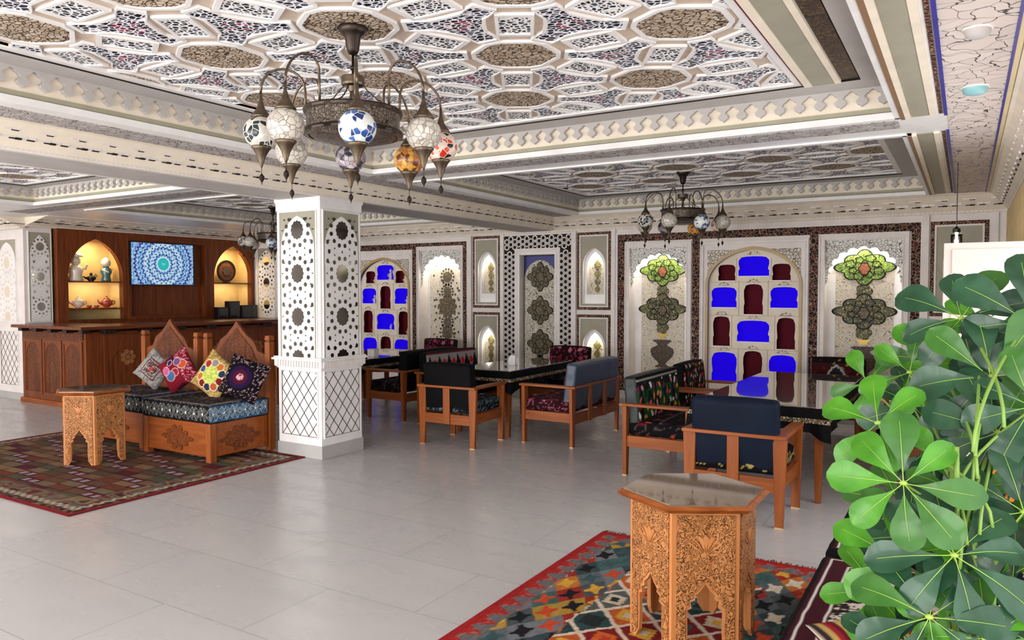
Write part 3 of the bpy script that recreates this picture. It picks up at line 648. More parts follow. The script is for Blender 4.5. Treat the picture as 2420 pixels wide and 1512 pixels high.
small_niche('s4', (-4.99, -4.44, .2, 1.31), 'lower pointed niche with gold medallions right of the tall blue headed panel')
small_niche('s5', (-.37, .21, 1.36, 2.47), 'upper pointed niche with a sage surround behind the hanging lantern')
small_niche('s6', (-.37, .21, .2, 1.27), 'lower pointed niche behind the foliage near the window wall')
# pilasters between panel groups
pil = MB()
for x0, x1 in ((-6.97, -6.89), (-6.335, -6.275), (-5.075, -5.0), (-4.43, -4.365), (-.455, -.385), (.225, .30), (-9.75, -9.62)): pil.rect(BW, x0, x1, .1, 2.55, 0, .035, 'plaster')
tag(pil.build('trim_10'), kind='structure')
# tall hexagon lattice panel with blue head
t = thing('lattice_panel', 'tall panel with white hexagon lattice border, blue arch head and bronze medallions', 'panel')
b = MB(); b.ring(BW, -6.27, -5.08, .2, 2.52, .20, 0, .004, 'dark_gap'); b.build('dark_backing', t)
b = MB(); cell = .075
def hexring(mb, uc, vc, r0, r1):
    mb.plate(BW, [poly(uc, vc, r1, 6, PI/6), poly(uc, vc, r0, 6, PI/6)], .004, .014, 'plaster')
for i in range(23):
    zc = .26+i*.088
    for uo in (-6.27, -5.28):
        for c_ in range(3):
            z_ = zc+(.044 if c_ == 1 else 0); hexring(b, uo+.028+c_*.072, z_, .031, .050)
for i in range(16):
    for c_ in range(2): hexring(b, -6.22+i*.0725, 2.355+c_*.088+(.044 if i % 2 else 0)-.012, .031, .050)
b.build('hexagon_lattice', t)
b = MB()
for e0, e1, d1 in ((.03, .045, .03),): b.ring(BW, -6.29, -5.06, .18, 2.54, .02, 0, .03, 'plaster')
b.ring(BW, -6.075, -5.275, .28, 2.32, .09, 0, .02, 'plaster'); b.ring(BW, -6.0, -5.34, .28, 2.25, .02, .02, .03, 'white_gloss'); b.build('frame', t)
b = MB(); b.rect(BW, -5.99, -5.35, .29, 2.23, -.13, -.12, 'blue_head'if False else 'maroon_dark'); b.build('panel_back', t)
plain('cobalt', '16247a', .4)
b = MB(); b.rect(BW, -5.95, -5.39, 1.85, 2.20, -.12, -.10, 'cobalt'); tag(b.build('blue_head', t), 'cobalt blue arch head')
b = MB(); b.plate(BW, [arch_loop(ogive(-5.95, -5.39, 1.85, 2.14), .3)], -.10, -.085, 'vine_dark'); b.build('scroll_board', t)
for zc in (1.88, 1.36, .84, .45):
    medallion('bronze_medallion', -5.67, zc, .185, .20, 'leaf_bronze', t, -.085, True, n=8)

# the two niche cabinets
def shouldered(uc, v0, w_, h):
    a = w_/2; k = h
    return [(uc-a, v0), (uc-a, v0+.28*k), (uc-a*.93, v0+.34*k), (uc-a*.93, v0+.40*k), (uc-a, v0+.62*k), (uc-a*.99, v0+.80*k), (uc-a*.8, v0+.95*k), (uc-a*.5, v0+.985*k), (uc, v0+k),
            (uc+a*.5, v0+.985*k), (uc+a*.8, v0+.95*k), (uc+a*.99, v0+.80*k), (uc+a, v0+.62*k), (uc+a*.93, v0+.40*k), (uc+a*.93, v0+.34*k), (uc+a, v0+.28*k), (uc+a, v0)]
def niche_cabinet(key, outer, label):
    x0, x1, z0, z1 = HOLES[key]; t = thing('niche_cabinet', label, 'cabinet'); uc = (x0+x1)/2; W_ = (x1-x0)
    moulding(BW, outer[0], outer[1], outer[2], outer[3], .045, t)
    arch = ogive(x0+.03, x1-.03, 1.74, z1-.03, 18)
    b = MB(); b.plate(BW, [[(x0, z0), (x1, z0), (x1, z1), (x0, z1)], [(x0+.03, z0)]+arch+[(x1-.03, z0)]], -.02, -.005, 'plaster')
    for s_ in (-1, 1):
        P = [(uc+s_*(x1-x0)*.47, z1-.05), (uc+s_*(x1-x0)*.18, z1-.05), (uc+s_*(x1-x0)*.30, z1-.13), (uc+s_*(x1-x0)*.40, z1-.26), (uc+s_*(x1-x0)*.47, z1-.42)]
        b.plate(BW, [P], -.005, .006, 'fret_relief')
    b.build('spandrel', t)
    b = MB(); out = ogive(x0+.015, x1-.015, 1.74, z1-.012, 18); b.plate(BW, [[(x0+.015, z0)]+out+[(x1-.015, z0)]+[(x1-.05, z0)]+list(reversed(ogive(x0+.05, x1-.05, 1.74, z1-.055, 18)))+[(x0+.05, z0)]], -.005, .02, 'gilt'); b.build('arch_moulding', t)
    # cells: (u offset, z bottom, width, height, kind)
    g = W_/1.28
    cells = [(-.355, 1.80, .23, .215, 'm'), (0, 1.86, .40, .26, 'b'), (.355, 1.80, .23, .215, 'm'),
             (-.39, 1.44, .34, .27, 'b'), (0, 1.35, .25, .40, 'm'), (.39, 1.44, .34, .27, 'b'),
             (-.42, .915, .23, .40, 'm'), (0, .985, .42, .28, 'b'), (.42, .90, .23, .41, 'm'),
             (-.38, .42, .34, .41, 'b'), (0, .40, .25, .46, 'm'), (.38, .40, .34, .42, 'b')]
    F = BW; loops = [arch_loop(ogive(x0+.04, x1-.04, 1.74, z1-.05, 18), z0)]
    b = MB(); b.plate(F, loops+[shouldered(uc+u*g, zb_, wd*g, hh) for u, zb_, wd, hh, k in cells], -.075, -.06, 'cream'); b.build('face_board', t)
    b = MB()
    for u, zb_, wd, hh, k in cells:
        # shelf lip and small crest above each opening
        b.rect(F, uc+(u-wd*.53)*g, uc+(u+wd*.53)*g, zb_-.012, zb_-.002, -.06, -.03, 'white_gloss')
    for xa, za, zb_ in ((-.225, 1.80, 2.10), (.225, 1.80, 2.10), (.19, 1.33, 1.80), (-.19, 1.33, 1.8), (-.28, .88, 1.33), (.28, .88, 1.33), (-.19, .3, .88), (.19, .3, .88)):
        b.rect(F, uc+xa*g-.004, uc+xa*g+.004, za, zb_, -.06, -.054, 'strip_beige')
    for za in (1.78, 1.33, .88): b.rect(F, x0+.05, x1-.05, za-.003, za+.003, -.06, -.054, 'strip_beige')
    b.build('shelf_lips', t)
    for u, zb_, wd, hh, k in cells:
        if zb_ > 1.7 and k == 'm': continue
        b = MB(); b.rect(F, uc+(u-.09)*g, uc+(u+.09)*g, zb_+hh+.022, zb_+hh+.03, -.06, -.052, 'fret_relief')
        for j in range(5):
            a = PI*j/4; b.plate(F, [poly(uc+u*g+.055*math.cos(a), zb_+hh+.035+.025*math.sin(a), .014, 6, a)], -.06, -.05, 'fret_relief')
        b.build('crest_carving', t)
    for u, zb_, wd, hh, k in cells:
        mt = 'blue_backlit' if k == 'b' else 'maroon_paint'; ua, ub = uc+(u-wd*.53)*g, uc+(u+wd*.53)*g
        b = MB(); b.rect(F, ua, ub, zb_-.014, zb_+hh+.012, -.19, -.18, mt); b.ring(F, ua-.006, ub+.006, zb_-.014, zb_+hh+.02, .006, -.19, -.076, mt); o = b.build('niche_lining', t)
        tag(o, 'blue backlit niche lining' if k == 'b' else 'dark maroon niche lining')
    b = MB(); b.rect(F, x0, x1, z0, z1, -.29, -.25, 'plaster'); b.build('cabinet_back', t)
    return uc, g, cells
niche_cabinet('cab', (-3.12, -1.72, .20, 2.33), 'arched wall cabinet with blue and maroon niches between the two lit medallion niches')
ucl, gl, cells = niche_cabinet('cabl', (-9.46, -8.11, .20, 2.33), 'arched wall cabinet with blue and maroon niches holding small figurines, beside the column')
def figurine(u, z, h, mat, label, kind=0, fy=None):
    y = YB+.15 if fy is None else fy
    t = thing('figurine', label, 'figurine', (u, y, z), group='small figurines in the arched cabinet'); k = h/.12
    b = MB(); b.lathe([(.026*k, 0), (.028*k, .008*k), (.016*k, .015*k), (.022*k, .04*k), (.014*k, .07*k), (.008*k, .085*k)], (0, 0, 0), mat, 14); b.build('body', t, smooth=True)
    b = MB(); b.lathe([(.004*k, .08*k), (.013*k, .09*k), (.015*k, .102*k), (.008*k, .116*k), (.001, .12*k)], (0, 0, 0), mat, 14); b.build('head', t, smooth=True)
    b = MB(); b.tube([(-.012*k, -.003, .07*k), (-.03*k, -.012*k, .055*k), (-.016*k, -.02*k, .04*k)], .005*k, mat)
    if kind: b.tube([(.012*k, 0, .07*k), (.034*k, -.006*k, .085*k), (.04*k, -.01*k, .105*k)], .005*k, mat)
    b.build('arm', t, smooth=True)
names = [(1, .2, 'porcelain', 'tall white figurine in the topmost blue niche'), (3, .16, 'porcelain', 'white figurine in the upper left blue niche'), (5, .14, 'porcelain', 'white figurine with raised arm in the upper right blue niche'),
         (7, .1, 'porcelain', 'small pale figurine in the middle blue niche'), (6, .13, 'porcelain_red', 'figurine in the left maroon niche beside the middle blue one'), (8, .12, 'porcelain', 'figurine in the right maroon niche beside the middle blue one'),
         (9, .17, 'teal_glaze', 'dark green figurine in the bottom left blue niche'), (11, .2, 'teal_glaze', 'dark figurine in the bottom right blue niche'),
         (0, .13, 'porcelain', 'figurine in the upper left maroon niche'), (2, .14, 'porcelain', 'figurine in the upper right maroon niche')]
for i, h, mt, lb in names:
    u, zb_, wd, hh, k = cells[i]; figurine(ucl+u*gl+(.05 if k == 'b' else .03), zb_-.004, h, mt, lb, i % 2)
# mirrored screens near the bar
t = thing('pierced_screen', 'white pierced mirror panel in the corner between the bar wall and the column', 'panel')
pierced_panel(BW, -12.0, -11.5, 1.12, 2.5, [2.25, 1.83, 1.4], .19, t, 'mirror')
FS = Face((0, 0, 0), (0, 1, 0), (0, 0, 1), (1, 0, 0)); FS = Face((XL, 0, 0), (0, 1, 0), (0, 0, 1), (1, 0, 0))
t = thing('pierced_screen', 'white pierced mirror panel left of the wooden bar wall', 'panel')
pierced_panel(FS, 5.99, 6.31, 1.2, 2.56, [2.34, 1.88, 1.42], .135, t, 'mirror')
t = thing('dado_panel', 'narrow white dado with dark diamond lines beside the bar', 'panel'); diamond_dado(FS, 5.99, 6.3, .2, 1.05, t, 2)
FP = Face((0, 5.92, 0), (1, 0, 0), (0, 0, 1), (0, -1, 0))
t = thing('pierced_screen', 'pinkish pierced panel at the far left edge of the room', 'panel'); pierced_panel(FP, -12.95, -12.4, 1.2, 2.45, [2.1, 1.65, 1.25], .19, t, 'porcelain')
t = thing('dado_panel', 'white dado with diamond lines at the far left edge', 'panel'); diamond_dado(FP, -12.95, -12.4, .2, 1.05, t, 4)

# ================================================================== BAR
t = thing('back_bar', 'dark wooden wall unit with two gold lit arched niches behind the bar counter', 'bar unit')
F = LW; n1 = (6.52, 7.42, 1.2); n2 = (9.2, 10.06, 1.2)
b = MB(); b.plate(F, [[(6.36, .1), (10.13, .1), (10.13, 2.66), (6.36, 2.66)], [(n1[0], 1.2)]+ogive(n1[0], n1[1], 1.88, 2.5)+[(n1[1], 1.2)], [(7.56, 1.24), (7.56, 2.5), (8.98, 2.5), (8.98, 1.24)], [(n2[0], 1.2)]+ogive(n2[0], n2[1], 1.9, 2.52)+[(n2[1], 1.2)]], 0, .10, 'wood_dark'); b.build('carcass', t)
b = MB(); b.rect(F, 7.56, 8.98, 1.24, 2.5, 0, .02, 'wood_dark'); b.ring(F, 7.50, 9.04, 1.18, 2.56, .05, .10, .12, 'wood_dark'); b.build('screen_recess', t)
for y0, y1, _ in (n1, n2):
    b = MB(); b.rect(F, y0-.02, y1+.02, 1.18, 2.54, -.3, -.28, 'gold_wall')
    for s_ in (y0, y1): b.rect(F, s_-.012, s_+.012, 1.18, 2.54, -.28, 0, 'gold_wall')
    b.rect(F, y0, y1, 2.5, 2.54, -.28, 0, 'gold_wall'); b.build('gold_lining', t)
    b = MB(); b.ring(F, y0-.03, y1+.03, 1.17, 1.2, .005, .10, .11, 'wood_dark')
    b.rect(F, y0, y1, 1.80, 1.818, -.28, .095, 'wood_dark'); b.rect(F, y0, y1, 1.36, 1.378, -.28, .095, 'wood_dark') if y0 < 8 else None; b.build('shelf', t)
b = MB(); b.box(XL+.1, XL+.42, 6.36, 10.13, 1.09, 1.14, 'wood_dark_h'); b.box(XL+.1, XL+.40, 6.36, 10.13, .1, 1.09, 'wood_dark'); b.build('ledge', t)
# the recess of the niches needs the structural wall open behind it
for y0, y1 in ((6.52, 7.42), (9.2, 10.06)):
    niche_light('bar_niche_lamp', (XL+.02, (y0+y1)/2, 2.44), 9, .5, (1, .80, .52), (XL-.2, (y0+y1)/2, 1.2), .1)
    niche_light('bar_shelf_lamp', (XL-.05, (y0+y1)/2, 1.79), 3, .6, (1, .80, .52), (XL-.2, (y0+y1)/2, 1.2), .05)
tv = thing('screen', 'lit screen showing a blue and turquoise tile mandala above the bar', 'screen', (XL+.16, 8.12, 2.13))
b = MB(); b.box(-.03, .0, -.61, .61, -.375, .375, 'black_plastic'); b.build('casing', tv)
def mandala(u, v):
    r = np.hypot(u, v); a = np.arctan2(v, u); n = len(u)
    c = pick(vn(u*40, v*40), ['9cc4e6', '8ab4dc', 'b0d4ee', '7aa6d2'])
    for k, (rr, w_, q, h) in enumerate(((.53, .035, 48, '3c3f9e'), (.46, .03, 32, '5a9ad0'), (.40, .03, 32, '2c57a8'), (.33, .03, 24, 'd2e8f4'), (.28, .028, 24, '3468b4'), (.215, .03, 20, 'cfe6f2'), (.165, .026, 16, '2f64b0'))):
        pet = rr+.018*np.cos(a*q); c = mixc(c, (np.abs(r-pet) < w_*.5)*1., cA(h)); c = mixc(c, ((np.abs(r-rr) < w_*.35) & (np.cos(a*q+k) > .5))*1., cA('16204e'))
    c = mixc(c, (r < .125)*1., cA('e6eef6')); c = mixc(c, (r < .11)*1., cA('1fb8b8')); c = mixc(c, ((np.abs(u) < .03) & (np.abs(v) < .018) & (vn(u*90, v*90) > .5))*1., cA('a6ecea'))
    c = mixc(c, ((r > .56) & (vn(u*60, v*60, 3) > .6))*1., cA('3f74b8')); return c
P, fs, cc = grid(Face((.004, 0, 0), (0, 1, 0), (0, 0, 1), (1, 0, 0)), -.59, .59, -.355, .355, 240, 146, mandala)
colour_mesh('display', P, fs, cc, 'screen', tv)
bar = thing('bar_counter', 'carved dark wooden bar counter with an overhanging top on the left', 'bar counter')
b = MB(); b.box(-12.15, -10.45, 5.85, 6.45, 0, 1.08, 'wood_dark'); b.box(-11.05, -10.45, 6.45, 10.08, 0, 1.08, 'wood_dark'); b.build('body', bar)
b = MB(); b.box(-12.17, -10.42, 5.81, 5.9, 0, .07, 'wood_h'); b.box(-10.5, -10.42, 5.81, 10.06, 0, .07, 'wood_h'); b.build('plinth', bar, bevel=.01)
b = MB(); b.box(-12.17, -10.30, 5.70, 6.5, 1.12, 1.165, 'wood_dark_h'); b.box(-11.1, -10.30, 6.5, 10.1, 1.12, 1.165, 'wood_dark_h'); b.build('countertop', bar, bevel=.01)
for i in range(8): y = 6.1+i*.56; b = MB(); b.box(-10.45, -10.33, y-.05, y+.12, 1.06, 1.12, 'maroon_dark'); b.build('bracket', bar, bevel=.006)
for i in range(5): x = -12.0+i*.4; b = MB(); b.box(x-.04, x+.06, 5.74, 5.85, 1.07, 1.12, 'maroon_dark'); b.build('bracket', bar, bevel=.006)
FE = Face((0, 5.85, 0), (1, 0, 0), (0, 0, 1), (0, -1, 0)); FB = Face((-10.45, 0, 0), (0, 1, 0), (0, 0, 1), (1, 0, 0))
b = MB(); b.rect(FE, -12.1, -10.5, .97, 1.06, 0, .02, 'wood_dark_carved'); b.build('carved_frieze', bar)
for i in range(3):
    u0 = -12.08+i*.53; b = MB(); b.ring(FE, u0, u0+.5, .14, .95, .04, 0, .018, 'wood_dark'); ar = ogive(u0+.06, u0+.44, .70, .91)
    b.plate(FE, [[(u0+.04, .16), (u0+.46, .16), (u0+.46, .93), (u0+.04, .93)], [(u0+.06, .18)]+ar+[(u0+.44, .18)]], 0, .01, 'wood_dark'); b.plate(FE, [arch_loop(ar, .18)], 0, .006, 'wood_dark_carved'); b.build('arched_panel', bar)
for i in range(5):
    u0 = 6.1+i*.78; b = MB(); b.ring(FB, u0, u0+.72, .12, 1.03, .05, 0, .018, 'wood_dark'); ar = ogive(u0+.12, u0+.60, .62, .86)
    b.plate(FB, [[(u0+.05, .16), (u0+.67, .16), (u0+.67, .98), (u0+.05, .98)], [(u0+.12, .2)]+ar+[(u0+.6, .2)]], 0, .01, 'wood_dark')
    for k in range(7): a = k*2*PI/7; b.plate(FB, [lobed(u0+.36+.08*math.cos(a), .70+.08*math.sin(a), .038, .038, 5, .3)], 0, .012, 'wood_carved')
    b.plate(FB, [lobed(u0+.36, .70, .04, .04, 6, .3)], 0, .012, 'wood_carved'); b.build('arched_panel', bar)
# things on the bar shelves
def shelf_thing(name, label, cat, u, z, parts, x=-12.22, group=None):
    t = thing(name, label, cat, (x, u, z), group=group)
    for nm, fn in parts:
        b = MB(); fn(b); b.build(nm, t, smooth=True)
    return t
S1, S2 = 1.818, 1.378
shelf_thing('statuette', 'pale orange porcelain statuette with rounded hat on the upper niche shelf', 'statuette', 6.70, S1, [
    ('body', lambda b: b.lathe([(.10, 0), (.115, .02), (.09, .10), (.115, .17), (.10, .22), (.05, .27)], (0, 0, 0), 'porcelain', 20)),
    ('head', lambda b: b.lathe([(.03, .26), (.075, .29), (.08, .34), (.05, .38), (.12, .395), (.10, .42), (.06, .46), (.01, .48)], (0, 0, 0), 'porcelain', 20)),
    ('arm', lambda b: b.tube([(.02, .07, .22), (.05, .13, .2), (.08, .14, .27)], .022, 'porcelain'))])
shelf_thing('oil_lamp', 'small black oil lamp in the middle of the upper niche shelf', 'lamp', 6.95, S1, [
    ('body', lambda b: b.lathe([(.05, 0), (.04, .01), (.075, .04), (.07, .07), (.02, .09), (.025, .12), (.005, .15)], (0, 0, 0), 'black_plastic', 16)),
    ('spout', lambda b: b.tube([(0, -.05, .05), (0, -.1, .06), (0, -.13, .085)], [.025, .015, .008], 'black_plastic')),
    ('handle', lambda b: b.tube([(0, .06, .06), (0, .1, .09), (0, .08, .12), (0, .05, .08)], .007, 'black_plastic'))])
shelf_thing('statuette', 'small statuette in teal robe with a pale head on the upper niche shelf', 'statuette', 7.2, S1, [
    ('robe', lambda b: b.lathe([(.07, 0), (.075, .02), (.06, .09), (.09, .16), (.075, .21), (.03, .25)], (0, 0, 0), 'teal_glaze', 18)),
    ('head', lambda b: b.lathe([(.03, .24), (.07, .27), (.075, .32), (.05, .37), (.01, .40)], (0, 0, 0), 'porcelain', 18)),
    ('arm', lambda b: b.tube([(.03, -.08, .2), (.08, -.02, .15), (.03, .08, .2)], .018, 'porcelain'))])
def teapot(mt): return [('body', lambda b: b.lathe([(.04, 0), (.045, .01), (.09, .05), (.095, .09), (.06, .13), (.045, .14)], (0, 0, 0), mt, 20)),
    ('lid', lambda b: b.lathe([(.05, .14), (.035, .155), (.012, .165), (.018, .18), (.003, .195)], (0, 0, 0), mt, 16)),
    ('spout', lambda b: b.tube([(0, -.08, .06), (0, -.13, .08), (0, -.15, .13)], [.022, .014, .01], mt)),
    ('handle', lambda b: b.tube(curve_pts((0, .085, .11), (0, .16, .12), (0, .15, .04), (0, .08, .045)), .009, mt))]
shelf_thing('teapot', 'cream teapot on the left of the lower niche shelf', 'teapot', 6.73, S2+.012, teapot('porcelain'))
shelf_thing('teapot', 'russet teapot right of the cream teapot on the lower niche shelf', 'teapot', 7.20, S2+.012, teapot('porcelain_red'))
shelf_thing('tray', 'round red tray under the cream teapot', 'tray', 6.73, S2, [('dish', lambda b: b.lathe([(.11, 0), (.165, .004), (.17, .012), (.10, .008)], (0, 0, 0), 'porcelain_red', 24))])
shelf_thing('tray', 'round red tray under the russet teapot', 'tray', 7.16, S2, [('dish', lambda b: b.lathe([(.13, 0), (.185, .004), (.19, .012), (.12, .008)], (0, 0, 0), 'porcelain_red', 24))])
for u, lb in ((6.90, 'cup left of centre on the lower niche shelf'), (7.02, 'cup near the russet teapot on the lower niche shelf')):
    shelf_thing('cup', 'small painted '+lb, 'cup', u, S2, [('bowl', lambda b: b.lathe([(.02, 0), (.022, .006), (.038, .03), (.042, .05), (.038, .05), (.018, .01)], (0, 0, 0), 'porcelain_red', 16))], x=-12.2)
tp = thing('display_plate', 'round dark carved plate on a stand in the right arched niche', 'plate', (-12.3, 9.63, 1.818))
b = MB(); FQ = Face((0, 0, .23), (0, 1, 0), (0, 0, 1), (1, 0, .12)); b.plate(FQ, [poly(0, 0, .20, 32)], -.01, .01, 'wood_dark_carved'); b.plate(FQ, [poly(0, 0, .21, 32), poly(0, 0, .175, 32)], -.012, .018, 'metal_dark'); b.plate(FQ, [lobed(0, 0, .10, .10, 8, .3)], .01, .018, 'metal_bronze'); b.build('plate', tp)
b = MB(); b.box(-.05, .05, -.06, .06, 0, .02, 'metal_dark'); b.tube([(0, 0, .01), (-.03, 0, .1)], .01, 'metal_dark'); b.build('stand', tp)
def counter_box(name, label, cat, y0, y1, z1, x0=-11.99, x1=-11.85, scr=False):
    t = thing(name, label, cat, (0, 0, 1.141)); b = MB(); b.box(x0, x1, y0, y1, 0, z1, 'black_plastic'); b.build('housing', t, bevel=.005)
    b = MB(); b.box(x1, x1+.004, y0+.02, y1-.02, .02, z1-.02, 'screen_black'); b.build('screen' if scr else 'front_panel', t)
counter_box('monitor', 'small black monitor on the ledge below the round plate', 'monitor', 9.62, 10.0, .25, scr=True)
counter_box('coffee_machine', 'black coffee machine at the left end of the right niche ledge', 'machine', 9.1, 9.32, .22)
counter_box('receipt_printer', 'tall black device between the coffee machine and the monitor', 'printer', 9.34, 9.58, .33)

# ================================================================== SOFT FURNISHING TOOLS
def rbox(name, w_, d, h, r, fn, mat='textile', mat2=None, front=None, parent=None, puff=.0, res=.014):
    """rounded cushion; fn(P, side) -> colours; sides: 0 -y,1 +x,2 +y,3 -x,4 top,5 bottom; faces other than `front` take mat2"""
    Ps, Fs, Sd = [], [], []; k0 = 0
    for s, (a, b_, sg) in enumerate(((0, 2, -1), (1, 2, 1), (0, 2, 1), (1, 2, -1), (0, 1, 1), (0, 1, -1))):
        dims = (w_, d, h); c = 3-a-b_; na = max(4, int(dims[a]/res)); nb = max(4, int(dims[b_]/res))
        u = np.linspace(-1, 1, na+1)*dims[a]/2; v = np.linspace(-1, 1, nb+1)*dims[b_]/2; UU, VV = np.meshgrid(u, v)
        P = np.zeros((UU.size, 3)); P[:, a] = UU.ravel(); P[:, b_] = VV.ravel(); P[:, c] = sg*dims[c]/2
        i = np.arange(na)[None]+(na+1)*np.arange(nb)[:, None]; i = i.ravel(); f = np.stack([i, i+1, i+na+2, i+na+1], 1)
        flip = (sg > 0) != (c == 0 or c == 2)
        flip = {0: False, 1: False, 2: True, 3: True, 4: False, 5: True}[s]
        if flip: f = f[:, ::-1]
        Ps.append(P); Fs.append(f+k0); Sd.append(np.full(len(P), s)); k0 += len(P)
    P0 = np.concatenate(Ps); Fc = np.concatenate(Fs); S = np.concatenate(Sd)
    half = np.array([w_, d, h])/2; inner = np.clip(P0, -(half-r), half-r); dl = P0-inner; ln = np.linalg.norm(dl, axis=1, keepdims=True); P = inner+dl/np.maximum(ln, 1e-9)*np.minimum(ln, r)*1.0
    if puff:
        q = np.prod(1-np.minimum(1, np.abs(P0/half))**2+1e-9, axis=1) if False else None
        nx = 1-(P0[:, 0]/half[0])**2; ny = 1-(P0[:, 1]/half[1])**2; nz = 1-(P0[:, 2]/half[2])**2
        P[:, 2] += np.sign(P0[:, 2])*puff*np.clip(nx*ny, 0, 1)*(np.abs(P0[:, 2]/half[2])); P[:, 1] += np.sign(P0[:, 1])*puff*np.clip(nx*nz, 0, 1)*(np.abs(P0[:, 1]/half[1]))
        P[:, 0] += (vn(P0[:, 1]*14, P0[:, 2]*14)-.5)*.006; P[:, 1] += (vn(P0[:, 0]*9, P0[:, 2]*9, 2)-.5)*.006
    o = colour_mesh(name, P, Fc, fn(P0, S), mat, parent)
    if mat2:
        o.data.materials.append(M[mat2]); fs_ = S[Fc[:, 0]]; o.data.polygons.foreach_set('material_index', np.where(fs_ == front, 0, 1).astype(int).tolist() if not isinstance(front, tuple) else np.where(np.isin(fs_, front), 0, 1).astype(int).tolist())
    return o
def blobs(u, v, sp, cols, ground, seed=0, size=.42, asp=1.0, jit=.5, dens=1.0):
    """scattered petals over a ground"""
    c = ground.copy(); 
    for ox in (-1, 0, 1):
        for oy in (-1, 0, 1):
            i = np.floor(u/sp)+ox; j = np.floor(v/sp)+oy
            cx = (i+.5+(hsh(i, j, seed)-.5)*jit)*sp; cy = (j+.5+(hsh(i, j, seed+1)-.5)*jit)*sp
            an = hsh(i, j, seed+2)*3.1; du, dv = u-cx, v-cy; a = du*np.cos(an)+dv*np.sin(an); b_ = -du*np.sin(an)+dv*np.cos(an)
            mk = ((a/(sp*size*asp))**2+(b_/(sp*size/asp))**2 < 1) & (hsh(i, j, seed+3) < dens)
            col_ = pick(hsh(i, j, seed+4), cols); c = np.where(mk[:, None], col_, c)
    return c
def side_uv(P, S):
    u = np.where((S == 1) | (S == 3), P[:, 1], P[:, 0]); v = np.where(S >= 4, P[:, 1], P[:, 2]); return u, v
